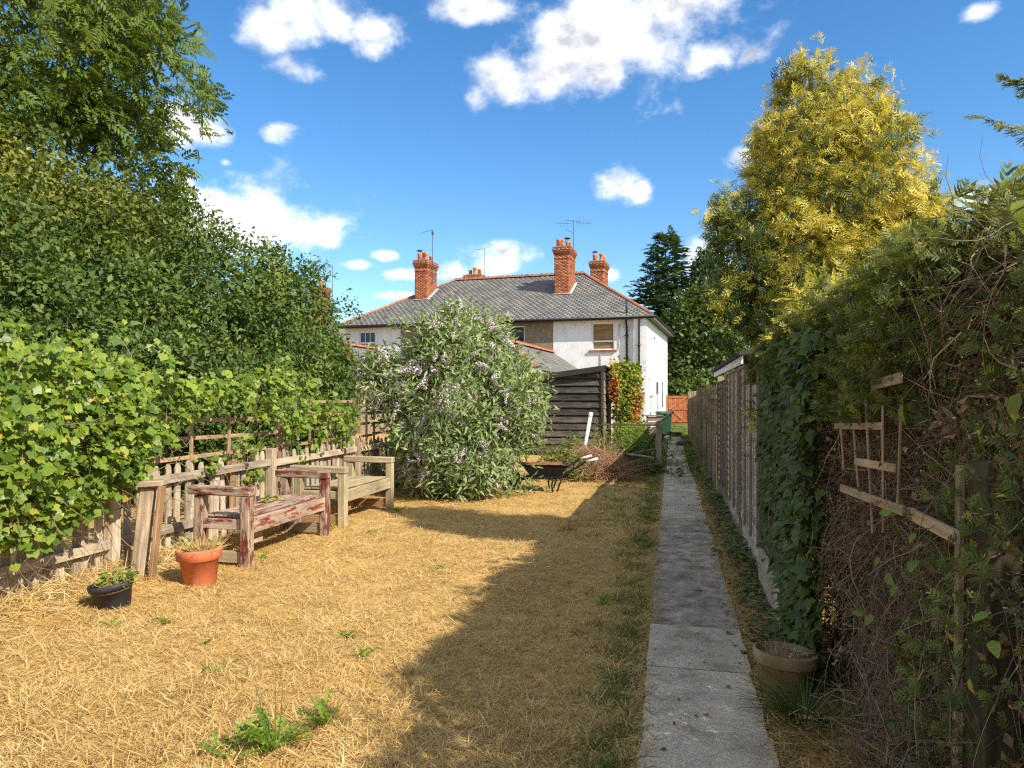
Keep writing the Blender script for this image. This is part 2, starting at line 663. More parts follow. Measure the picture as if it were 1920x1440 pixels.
def twig_arr(r, P, D, length, rad, segs=5, curl=0.35, sag=0.1):
    """many thin wandering twigs as three-sided tubes"""
    n = len(P)
    length = np.broadcast_to(np.asarray(length, float), (n,)); rad = np.broadcast_to(np.asarray(rad, float), (n,))
    pts = [P]
    d = unit(D)
    bend = rnd_dirs(r, n)
    for s in range(segs):
        d = unit(d + curl * (bend * .6 + rnd_dirs(r, n) * .7) + np.array((0, 0, -sag)))
        pts.append(pts[-1] + d * (length / segs)[:, None])
    pts = np.stack(pts, 1)
    u = unit(np.cross(D, rnd_dirs(r, n))); w = unit(np.cross(unit(D), u))
    V = []
    for s in range(segs + 1):
        rr = rad * (1 - .75 * s / segs)
        for k in range(3):
            a = 2 * math.pi * k / 3
            V.append(pts[:, s] + (u * math.cos(a) + w * math.sin(a)) * rr[:, None])
    V = np.stack(V, 1)
    F = []
    for s in range(segs):
        for k in range(3):
            a, b = s * 3 + k, s * 3 + (k + 1) % 3
            F += [(a, b, b + 3), (a, b + 3, a + 3)]
    F = np.array(F)
    K = (segs + 1) * 3
    T = (F[None] + (np.arange(n) * K)[:, None, None]).reshape(-1, 3)
    var = np.repeat(np.clip(.5 + .22 * r.normal(size=n), 0, 1), K)
    return V.reshape(-1, 3), T, var


def keep_off(arr, lim, segs):
    """shift whole twigs sideways so that none reaches past x = lim"""
    K = (segs + 1) * 3
    v = arr[0].reshape(-1, K, 3)
    v[:, :, 0] += np.maximum(0, lim - v[:, :, 0].min(1))[:, None]
    return arr


def limbs_mesh(name, chains, mat):
    bm = bmesh.new()
    for pts, rad in chains:
        tube_bm(bm, pts, rad, 7)
    return mesh_of(bm, name, mat, True)


def limb_set(r, base, top, r0, tips, wander=0.25):
    """a tapered trunk and limbs that leave it for the given tips"""
    base, top = Vector(base), Vector(top)
    tr = []
    n = 7
    for i in range(n):
        t = i / (n - 1)
        j = Vector((r.normal(), r.normal(), 0)) * wander * .3 * (t > 0)
        tr.append(base.lerp(top, t) + j)
    ch = [(tr, [r0 * (1 - .75 * i / (n - 1)) * (1.35 if i == 0 else 1) for i in range(n)])]
    lim = []
    for tp in tips:
        tp = Vector(tp)
        k = int(r.integers(1, n - 1))
        s = tr[k]
        m = s.lerp(tp, .5) + Vector((r.normal(), r.normal(), abs(r.normal()))) * wander
        rr = r0 * (1 - .75 * k / (n - 1)) * .55
        lim.append(([s, s.lerp(m, .5) + Vector((0, 0, wander * .2)), m, tp], [rr, rr * .75, rr * .5, rr * .18]))
    return ch, lim

# ------------------------------------------------------------------ the materials of the place
WHITE = mat_noise('roughcast_white', [(0.25, (.52, .50, .46)), (0.42, (.72, .71, .68)), (0.7, (.82, .81, .78))], 2.5, 6, .92, .6, 22, .016)
PLAINWHITE = mat_noise('painted_render_white', [(0.22, (.58, .57, .54)), (0.4, (.72, .72, .70)), (0.7, (.82, .82, .80))], 1.2, 5, .9, .25, 40, .01)
PEBBLE = mat_noise('pebbledash_brown', [(0.3, (.20, .15, .09)), (0.7, (.34, .27, .17))], 7, 8, .95, 1.0, 55, .02)
SLATE = mat_noise('slate_grey', [(0.3, (.115, .112, .105)), (0.5, (.16, .156, .145)), (0.72, (.235, .225, .195))], 1.1, 7, .75, .5, 50, .008)
REDTILE = mat_noise('terracotta_tile', [(0.3, (.22, .085, .05)), (0.5, (.36, .13, .065)), (0.7, (.47, .20, .11))], 5, 5, .85, .4, 50, .01, rndamp=.2)
POTCLAY = mat_noise('clay_chimney_pot', [(0.3, (.45, .15, .06)), (0.7, (.62, .25, .11))], 6, 5, .8, .2, 40, .01, rndamp=.15)
BLACKPAINT = mat_plain('black_gutter_paint', (.02, .02, .022), .45)
SOFFIT = mat_plain('soffit_paint', (.10, .09, .08), .7)
GREYWHITE = mat_plain('grey_white_board', (.62, .62, .60), .6)
FRAMEWHITE = mat_plain('white_window_paint', (.80, .80, .78), .45)
GLASS = mat_plain('dark_window_glass', (.012, .014, .018), .06, .6)
BLIND = mat_noise('brown_slatted_blind', [(0.35, (.17, .10, .04)), (0.65, (.33, .21, .09))], 6, 3, .7, .5, 20, .01, stretch=(.2, 1, 6))
CURTAIN = mat_plain('pale_curtain', (.45, .45, .44), .9)
PILLOW = mat_plain('lilac_bedding', (.62, .56, .64), .9)
MORTAR = mat_noise('mortar', [(0.3, (.24, .165, .12)), (0.7, (.36, .27, .20))], 12, 4, .95, .5, 60, .01)
LEAD = mat_noise('pale_flashing_mortar', [(0.3, (.55, .52, .46)), (0.7, (.72, .70, .64))], 9, 4, .9, .3, 60, .01)
METAL = mat_plain('grey_aerial_metal', (.12, .13, .14), .4, .5, .6)
BRASSPIPE = mat_plain('pale_service_pipe', (.60, .56, .48), .6)


def mat_brick_var():
    m, nt, p, _ = new_mat('chimney_brick')
    a = nt.nodes.new('ShaderNodeAttribute'); a.attribute_name = 'var'
    c = ramp(nt, [(0, (.27, .075, .04)), (.35, (.37, .12, .055)), (.7, (.45, .16, .072)), (1, (.52, .22, .11))], a.outputs['Fac'])
    n = texnoise(nt, 3.0, 5, .6)
    c = mixc(nt, c, ramp(nt, [(.3, (.7, .68, .66)), (.7, (1.1, 1.1, 1.1))], n), 1.0, 'MULTIPLY')
    nt.links.new(c, p.inputs['Base Color'])
    p.inputs['Roughness'].default_value = .9
    bump(nt, p, texnoise(nt, 60, 4, .6), .4, .006)
    return m


BRICK = mat_brick_var()


def mat_slate_var():
    m, nt, p, _ = new_mat('roof_slate')
    a = nt.nodes.new('ShaderNodeAttribute'); a.attribute_name = 'var'
    c = ramp(nt, [(0, (.125, .122, .118)), (.5, (.165, .16, .148)), (1, (.215, .206, .185))], a.outputs['Fac'])
    n = texnoise(nt, .9, 6, .65, stretch=(1.2, .8, .8))
    c = mixc(nt, c, ramp(nt, [(.3, (.72, .73, .76)), (.5, (1, 1, .98)), (.72, (1.4, 1.34, 1.16))], n), 1.0, 'MULTIPLY')
    lich = ramp(nt, [(.60, (0, 0, 0)), (.72, (.6, .6, .6))], texnoise(nt, 5, 6, .7))
    c = mixc(nt, c, (.34, .32, .24), lich)
    nt.links.new(c, p.inputs['Base Color'])
    p.inputs['Roughness'].default_value = .72
    bump(nt, p, texnoise(nt, 40, 4, .6), .4, .006)
    return m


SLATEV = mat_slate_var()


def ground_mat():
    m, nt, p, _ = new_mat('dry_lawn_soil')
    n1 = texnoise(nt, 2.2, 7, .65)
    n2 = texnoise(nt, 24, 6, .7)
    c = ramp(nt, [(.25, (.36, .21, .068)), (.5, (.54, .35, .12)), (.75, (.66, .46, .19))], n2)
    c = mixc(nt, c, ramp(nt, [(.35, (.75, .72, .68)), (.7, (1.12, 1.1, 1.05))], n1), 1.0, 'MULTIPLY')
    # greener where the ground keeps damp: round the far path and beyond the lawn
    a = nt.nodes.new('ShaderNodeAttribute'); a.attribute_name = 'var'
    g = ramp(nt, [(.3, (.055, .075, .02)), (.7, (.13, .15, .045))], texnoise(nt, 11, 6, .7))
    nz = nt.nodes.new('ShaderNodeMath'); nz.operation = 'MULTIPLY_ADD'
    nt.links.new(texnoise(nt, 1.6, 5, .7), nz.inputs[0]); nz.inputs[1].default_value = 1.1
    nt.links.new(a.outputs['Fac'], nz.inputs[2])
    f = ramp(nt, [(.80, (0, 0, 0)), (1.0, (.85,) * 3)], nz.outputs[0])
    c = mixc(nt, c, g, f)
    nt.links.new(c, p.inputs['Base Color'])
    p.inputs['Roughness'].default_value = .95
    p.inputs['Specular IOR Level'].default_value = .1
    bump(nt, p, n2, .8, .03)
    return m


def gh(x, y):
    """height of the uneven lawn"""
    x = np.asarray(x, float); y = np.asarray(y, float)
    f = np.clip((-.25 - x) / .8, 0, 1) * np.clip((30 - y) / 8, 0, 1) * np.clip((x + 16) / 4, 0, 1)
    return f * (.022 * np.sin(1.7 * x + .6 * y) * np.sin(1.1 * y - .5 * x) + .012 * np.sin(4.1 * x - 2.3 * y) * np.sin(3.3 * y + 1.2)) + .035 * np.clip((-4.2 - x) / .5, 0, 1) * f


def green_amount(x, y):
    x = np.asarray(x, float); y = np.asarray(y, float)
    g = np.clip((y - 13) / 9, 0, 1) * np.clip((x + 2.3) / 1.2, 0, 1) * .75
    g = np.maximum(g, np.exp(-((x + .28) / .22) ** 2) * .34)
    g = np.maximum(g, np.where((x > .45) & (x < .85) & (y > 4.4), .42, 0))
    g = np.maximum(g, np.clip((y - 46) / 4, 0, 1))
    return g


def ground():
    ax = np.concatenate([[-900, -300, -100, -50, -30], np.arange(-20, 8, .2), [10, 20, 50, 100, 300, 900]])
    ay = np.concatenate([[-300, -60, -20, -8], np.arange(-4, 34, .2), [36, 40, 48, 60, 100, 300, 1200]])
    X, Y = np.meshgrid(ax, ay)
    Z = gh(X, Y)
    V = np.stack([X, Y, Z], -1).reshape(-1, 3)
    nx, ny = len(ax), len(ay)
    i = (np.arange(ny - 1)[:, None] * nx + np.arange(nx - 1)[None]).ravel()
    Q = np.stack([i, i + 1, i + nx + 1, i + nx], 1)
    me = arr_mesh('ground', V, Q, ground_mat(), green_amount(V[:, 0], V[:, 1]), True)
    tag(add('ground', me), kind='structure')


ground()

# ------------------------------------------------------------------ the concrete path
def mat_concrete(name, stops, fine):
    m, nt, p, _ = new_mat(name)
    c = ramp(nt, stops, texnoise(nt, fine, 9, .65, rnd=True))
    st = texnoise(nt, 3.5, 7, .68, rnd=True)
    c = mixc(nt, c, ramp(nt, [(.34, (.62, .58, .52)), (.48, (.95, .94, .92)), (.66, (1.22, 1.2, 1.16))], st), 1.0, 'MULTIPLY')
    sp = texnoise(nt, 150, 3, .6, rnd=True)
    c = mixc(nt, c, ramp(nt, [(.36, (.45, .42, .38)), (.45, (1, 1, 1)), (.62, (1, 1, 1)), (.7, (1.35, 1.33, 1.3))], sp), 1.0, 'MULTIPLY')
    moss = ramp(nt, [(.60, (0, 0, 0)), (.72, (.55,) * 3)], texnoise(nt, 6, 7, .7, rnd=True))
    c = mixc(nt, c, (.16, .15, .07), moss)
    oi = nt.nodes.new('ShaderNodeObjectInfo')
    c = mixc(nt, c, ramp(nt, [(0, (.86,) * 3), (1, (1.12, 1.1, 1.06))], oi.outputs['Random']), 1.0, 'MULTIPLY')
    nt.links.new(c, p.inputs['Base Color'])
    p.inputs['Roughness'].default_value = .92
    bump(nt, p, sp, .7, .005)
    return m


CONC = mat_concrete('pale_aggregate_concrete', [(0.3, (.42, .345, .25)), (0.5, (.58, .49, .365)), (0.7, (.68, .585, .455))], 40)
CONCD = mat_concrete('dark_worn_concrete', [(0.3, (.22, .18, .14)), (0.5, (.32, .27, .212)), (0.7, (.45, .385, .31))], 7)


def path():
    r = np.random.default_rng(3)
    base = bmesh.new()
    bx(base, -.10, .46, -1.5, 33, -.05, .004)
    dirt = mat_noise('path_joint_dirt', [(.3, (.05, .038, .022)), (.7, (.12, .09, .05))], 18, 5, .95, .6, 80, .01)
    path_o = tag(add('path', mesh_of(base, 'path', dirt)), kind='structure')
    WM[path_o] = Matrix()
    ys = [-1.5, -.6, .3, 1.2, 2.05, 2.80, 3.52, 4.32, 5.12, 9.75, 10.5, 11.3, 12.1, 13.0, 13.8, 14.7, 15.6, 16.5, 17.4, 18.3, 19.2, 20.1, 21, 22, 23, 24, 25, 26, 27, 28, 29, 30, 31]
    for a, b in zip(ys[:-1], ys[1:]):
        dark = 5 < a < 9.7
        g = .006 if a < 9 else .02
        bm = bmesh.new()
        w0 = -.13 + .012 * r.normal(); w1 = .462 + .010 * r.normal()
        if a > 15: w0 += .05; w1 -= .04
        n = 5
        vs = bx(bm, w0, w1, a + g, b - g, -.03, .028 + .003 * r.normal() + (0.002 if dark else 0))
        bmesh.ops.subdivide_edges(bm, edges=[e for e in bm.edges if abs((e.verts[0].co - e.verts[1].co).y) > .1], cuts=6)
        for v in bm.verts:
            v.co.x += .006 * r.normal()
        bmesh.ops.bevel(bm, geom=[e for e in bm.edges if e.verts[0].co.z > 0 and e.verts[1].co.z > 0 and e.calc_face_angle(0) > .5], offset=.006, segments=1, affect='EDGES')
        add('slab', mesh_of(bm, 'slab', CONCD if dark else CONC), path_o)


path()

# ------------------------------------------------------------------ the white house
HM = Matrix.Translation((-1.1, 35.6, 0)) @ Matrix.Rotation(R(-5), 4, 'Z')


def brick_courses(w, d, z0, z1, infl, r):
    """real bricks round a chimney stack; infl(course from the top) widens it into a corbel"""
    V, T, A = [], [], []
    core = bmesh.new()
    n = int(round((z1 - z0) / .076))
    for j in range(n):
        e = infl(n - 1 - j)
        za, zb = z0 + j * .076, z0 + j * .076 + .066
        W, Dp = w / 2 + e, d / 2 + e
        bx(core, -W + .008, W - .008, -Dp + .008, Dp - .008, za, za + .076)
        for side in range(4):
            half = W if side % 2 == 0 else Dp
            other = Dp if side % 2 == 0 else W
            s = -half + (.11 if j % 2 else 0)
            edges = [-half] + ([] if j % 2 == 0 else [-half + .115])
            x = edges[-1]
            while x < half - .02:
                x2 = min(x + .226, half)
                if half - x2 < .08: x2 = half
                edges.append(x2); x = x2
            for a, b in zip(edges[:-1], edges[1:]):
                if b - a < .03: continue
                o = .003 * r.normal()
                k = len(V)
                for xx in (a + .002, b - .002):
                    for yy in (-other + .05, -other - o * .4):
                        for zz in (za, zb):
                            if side == 0: V.append((xx, yy, zz))
                            elif side == 1: V.append((-yy, xx, zz))
                            elif side == 2: V.append((-xx, -yy, zz))
                            else: V.append((yy, -xx, zz))
                for f in ((0, 1, 3, 2), (4, 6, 7, 5), (0, 4, 5, 1), (2, 3, 7, 6), (0, 2, 6, 4), (1, 5, 7, 3)):
                    T.append([k + q for q in f])
                A += [float(np.clip(.5 + .24 * r.normal(), 0, 1))] * 8
    return core, np.array(V), np.array(T), np.array(A)


def pot_mesh(kind):
    if kind == 0:
        return lathe_mesh('pot', [(.13, 0), (.125, .30), (.15, .33), (.15, .40), (.115, .41), (.10, .36), (.001, .35)], POTCLAY, 14)
    return lathe_mesh('pot', [(.16, 0), (.13, .06), (.115, .34), (.14, .36), (.14, .44), (.11, .45), (.095, .4), (.001, .39)], POTCLAY, 14)


POTS = None


def chimney(parent, x, y, w, d, z0, z1, pots, seed, base_flash=None, caps=()):
    global POTS
    if POTS is None: POTS = [pot_mesh(0), pot_mesh(1)]
    r = np.random.default_rng(seed)
    cor = [.07, .10, .085, .06, .03, 0]
    infl = lambda k: cor[k] if k < len(cor) else (0.02 if k == 7 else 0)
    core, V, T, A = brick_courses(w, d, z0, z1, infl, r)
    ztop = z0 + int(round((z1 - z0) / .076)) * .076
    M = Matrix.Translation((x, y, 0))
    c = add('chimney', mesh_of(core, 'chimney', MORTAR), parent, M, local=True)
    add('brick', arr_mesh('brick', V, T, BRICK, A), c, Matrix(), local=True, kind='stuff')
    bm = bmesh.new()
    bx(bm, -w / 2 - .085, w / 2 + .085, -d / 2 - .085, d / 2 + .085, ztop + .001, ztop + .035)
    bx(bm, -w / 2 + .02, w / 2 - .02, -d / 2 + .02, d / 2 - .02, ztop + .0351, ztop + .09)
    add('chimney_cap', mesh_of(bm, 'cap', MORTAR), c, Matrix(), local=True)
    for i, (px, py) in enumerate(pots):
        s = 1 + .12 * r.normal()
        po = add('chimney_pot', POTS[i % 2], c, Matrix.Translation((px, py, ztop + .08)) @ Matrix.Scale(s, 4), local=True)
        if i in caps:
            b2 = bmesh.new()
            for k in range(4):
                t = math.pi / 2 * k
                bx(b2, .10 * math.cos(t) - .01, .10 * math.cos(t) + .01, .10 * math.sin(t) - .01, .10 * math.sin(t) + .01, 0, .12)
            bmesh.ops.create_cone(b2, cap_ends=True, segments=14, radius1=.19, radius2=.10, depth=.05, matrix=Matrix.Translation((0, 0, .145)))
            add('cowl', mesh_of(b2, 'cowl', BLACKPAINT), c, Matrix.Translation((px, py, ztop + .08 + .44 * s)), local=True)
    return c


def plane_slates(P0, ux, uy, rows, x_of, w, expo, r, thick=.009, skip=None):
    """slates laid on a roof plane: P0 eave origin, ux along the eave, uy up the slope"""
    P0, ux, uy = Vector(P0), Vector(ux).normalized(), Vector(uy).normalized()
    nz = ux.cross(uy)
    V, T, A = [], [], []
    for j in range(rows):
        xa, xb = x_of(j * expo), x_of((j + 1) * expo)
        lo, hi = max(xa[0], xb[0]) - .05, min(xa[1], xb[1]) + .05
        x = math.floor(lo / w) * w - (w / 2 if j % 2 else 0)
        while x < hi:
            a, b = max(x, lo) + .0008, min(x + w, hi) - .0008
            x += w
            if b - a < .04: continue
            dz = .002 * r.random(); tl = .012 + .003 * r.random()
            y0 = j * expo - .02 + .006 * r.normal(); y1 = (j + 1) * expo + .03
            k = len(V)
            for xx in (a, b):
                for yy, zz in ((y0, tl + dz), (y1, .004)):
                    for t in (0, thick):
                        V.append(tuple(P0 + ux * xx + uy * yy + nz * (zz + t)))
            for f in ((0, 1, 3, 2), (4, 6, 7, 5), (0, 4, 5, 1), (2, 3, 7, 6), (0, 2, 6, 4), (1, 5, 7, 3)):
                T.append([k + q for q in f])
            A += [float(np.clip(.5 + .15 * r.normal(), 0, 1))] * 8
    return np.array(V), np.array(T), np.array(A)


def joinq(parts):
    V, T, A, o = [], [], [], 0
    for v, t, a in parts:
        V.append(v); T.append(t + o); A.append(a); o += len(v)
    return np.concatenate(V), np.concatenate(T), np.concatenate(A)


def half_round(L, rad, mat, name, crest=False):
    bm = bmesh.new()
    n = 7
    for e in (0, 1):
        pass
    ring = []
    for xx in (-L / 2, L / 2):
        rr = []
        for k in range(n):
            t = math.pi * k / (n - 1)
            rr.append(bm.verts.new((xx, rad * math.cos(t), rad * .8 * math.sin(t))))
        for k in range(n):
            t = math.pi * (n - 1 - k) / (n - 1)
            rr.append(bm.verts.new((xx, (rad - .02) * math.cos(t), (rad - .02) * .8 * math.sin(t) - .004)))
        ring.append(rr)
    m = len(ring[0])
    for k in range(m):
        bm.faces.new((ring[0][k], ring[0][(k + 1) % m], ring[1][(k + 1) % m], ring[1][k]))
    for k in range(n - 1):
        for rr, fl in ((ring[0], 1), (ring[1], -1)):
            f = (rr[k], rr[k + 1], rr[m - 2 - k], rr[m - 1 - k])
            bm.faces.new(f[::fl])
    if crest:
        bx(bm, -L * .18, L * .18, -.015, .015, rad * .78, rad * .78 + .05)
        bx(bm, -L * .45, -L * .30, -.016, .016, rad * .78, rad * .78 + .03)
        bx(bm, L * .30, L * .45, -.016, .016, rad * .78, rad * .78 + .03)
    return mesh_of(bm, name, mat)


RIDGE_T = half_round(.30, .13, REDTILE, 'ridge_tile', True)
HIP_T = half_round(.36, .11, REDTILE, 'hip_tile')


def tile_line(parent, p0, p1, me, name, step, local_up=(0, 0, 1)):
    p0, p1 = Vector(p0), Vector(p1)
    n = max(1, int(round((p1 - p0).length / step)))
    for i in range(n):
        a = p0.lerp(p1, (i + .02) / n); b = p0.lerp(p1, (i + .98) / n)
        M, _ = frame(a, b, local_up)
        add(name, me, parent, M, local=True)


def hip_roof(parent, x0, x1, y0, y1, ze, zr, xr0, xr1, r, oh=.4, sides='flr', hips=True, ridge=True):
    """a slated hipped roof over walls x0..x1, y0..y1"""
    yr = (y0 + y1) / 2
    A, B = Vector((x0 - oh, y0 - oh, ze)), Vector((x1 + oh, y0 - oh, ze))
    Cc, Dd = Vector((x1 + oh, y1 + oh, ze)), Vector((x0 - oh, y1 + oh, ze))
    E, G = Vector((xr0, yr, zr)), Vector((xr1, yr, zr))
    bm = bmesh.new()
    v = [bm.verts.new(p) for p in (A, B, Cc, Dd, E, G)]
    lo = [bm.verts.new(p - Vector((0, 0, .03))) for p in (A, B, Cc, Dd)]
    for f in ((v[0], v[1], v[5], v[4]), (v[1], v[2], v[5]), (v[2], v[3], v[4], v[5]), (v[3], v[0], v[4]),
              (lo[0], lo[1], v[1], v[0]), (lo[1], lo[2], v[2], v[1]), (lo[2], lo[3], v[3], v[2]), (lo[3], lo[0], v[0], v[3]), tuple(lo[::-1])):
        bm.faces.new(f)
    roof = add('roof', mesh_of(bm, 'roof', SLATE), parent, Matrix(), local=True)
    parts = []
    if 'f' in sides:
        L = (Vector((0, yr, zr)) - Vector((0, A.y, ze))).length
        W = B.x - A.x
        parts.append(plane_slates(A, (1, 0, 0), (0, yr - A.y, zr - ze), int(L / .2),
                                  lambda s: (s / L * (xr0 - A.x), W - s / L * (B.x - xr1)), .3, .2, r))
    if 'r' in sides:
        L = math.hypot(B.x - xr1, zr - ze); W = Cc.y - B.y
        parts.append(plane_slates(B, (0, 1, 0), (xr1 - B.x, 0, zr - ze), int(L / .2), lambda s: (s / L * W / 2, W - s / L * W / 2), .3, .2, r))
    if 'l' in sides:
        L = math.hypot(xr0 - A.x, zr - ze); W = Cc.y - B.y
        parts.append(plane_slates(Dd, (0, -1, 0), (xr0 - A.x, 0, zr - ze), int(L / .2), lambda s: (s / L * W / 2, W - s / L * W / 2), .3, .2, r))
    add('slate', arr_mesh('slate', *joinq(parts)[:2], SLATEV, joinq(parts)[2]), roof, Matrix(), local=True, kind='stuff')
    if ridge: tile_line(roof, E + Vector((0, 0, .02)), G + Vector((0, 0, .02)), RIDGE_T, 'ridge_tile', .30)
    if hips:
        tile_line(roof, B + Vector((-.15, .15, .08)), G + Vector((0, 0, .02)), HIP_T, 'hip_tile', .36)
        tile_line(roof, A + Vector((.15, .15, .08)), E + Vector((0, 0, .02)), HIP_T, 'hip_tile', .36)
    return roof


def wall_panel(parent, x0, x1, z0, z1, y, th, mat, wins=()):
    """a stretch of front wall with its window openings left out"""
    bm = bmesh.new()
    x = x0
    for (a, b, c, d) in wins:
        bx(bm, x, a, y, y + th, z0, z1)
        bx(bm, a, b, y, y + th, z0, c)
        if d < z1: bx(bm, a, b, y, y + th, d, z1)
        x = b
    bx(bm, x, x1, y, y + th, z0, z1)
    return add('wall', mesh_of(bm, 'wall', mat), parent, Matrix(), local=True)


def window(parent, x0, x1, z0, z1, y, bars, backing=None, split=.38):
    fr = bmesh.new()
    t = .06
    bx(fr, x0, x0 + t, y + .05, y + .13, z0, z1); bx(fr, x1 - t, x1, y + .05, y + .13, z0, z1)
    bx(fr, x0 + t, x1 - t, y + .05, y + .13, z0, z0 + t); bx(fr, x0 + t, x1 - t, y + .05, y + .13, z1 - t, z1)
    zs = z0 + (z1 - z0) * split
    bx(fr, x0 + t, x1 - t, y + .04, y + .12, zs - .035, zs + .035)
    f = add('window', mesh_of(fr, 'window', FRAMEWHITE), parent, Matrix(), local=True)
    for a, b in ((z0 + t, zs - .035), (zs + .035, z1 - t)):
        bm = bmesh.new()
        bx(bm, x0 + t, x1 - t, y + .085, y + .091, a, b)
        add('pane', mesh_of(bm, 'pane', GLASS if backing != 'blind' else BLIND), f, Matrix(), local=True)
        for k in range(bars):
            xx = x0 + t + (x1 - x0 - 2 * t) * (k + 1) / (bars + 1)
            b2 = bmesh.new()
            bx(b2, xx - .015, xx + .015, y + .06, y + .083, a, b)
            add('glazing_bar', mesh_of(b2, 'bar', FRAMEWHITE), f, Matrix(), local=True)
    return f


def strip(bm, p0, p1, w, h):
    M, L = frame(p0, p1)
    bx(bm, -L / 2, L / 2, -w / 2, w / 2, -h / 2, h / 2, M)


def downpipe(parent, pts, rad, mat=None, name='downpipe', clips=()):
    bm = bmesh.new()
    tube_bm(bm, pts, rad, 8)
    for z in clips:
        p = pts[-1]
        bx(bm, p[0] - rad * 1.6, p[0] + rad * 1.6, p[1] - rad * 1.5, p[1] + rad * 2.2, z - .03, z + .03)
    return add(name, mesh_of(bm, name, mat or BLACKPAINT, True), parent, Matrix(), local=True)


def aerial(parent, x, y, z0, z1, kind, M0=None):
    bm = bmesh.new()
    tube_bm(bm, [(x, y, z0), (x, y, z1)], .022, 6)
    def yagi(c, ang, L, n, el=.16, vert=True):
        dx, dy = math.cos(ang), math.sin(ang)
        a = Vector(c) - Vector((dx, dy, 0)) * L / 2; b = Vector(c) + Vector((dx, dy, 0)) * L / 2
        tube_bm(bm, [a, b], .012, 5)
        for i in range(n):
            p = a.lerp(b, i / (n - 1))
            e = Vector((0, 0, el)) if vert else Vector((-dy, dx, 0)) * el
            tube_bm(bm, [p - e, p + e], .006, 4)
    if kind == 'array':
        yagi((x, y, z1 - .02), R(35), .8, 3, .10)
        yagi((x - .55, y, z1 - .12), R(30), .85, 5, .2)
        yagi((x + .6, y, z1 - .18), R(30), .85, 5, .2)
        tube_bm(bm, [(x, y, z1 - .7), (x - .45, y, z1 - .45)], .012, 5)
    elif kind == 'yagi':
        yagi((x - .3, y, z1 - .05), R(155), .9, 6, .09, True)
        bx(bm, x - .05, x + .05, y - .04, y + .04, z1 - .3, z1 - .1)
    else:
        yagi((x - .35, y, z1), R(160), .8, 5, .05, False)
    return add('aerial', mesh_of(bm, 'aerial', METAL), parent, Matrix(), local=True)


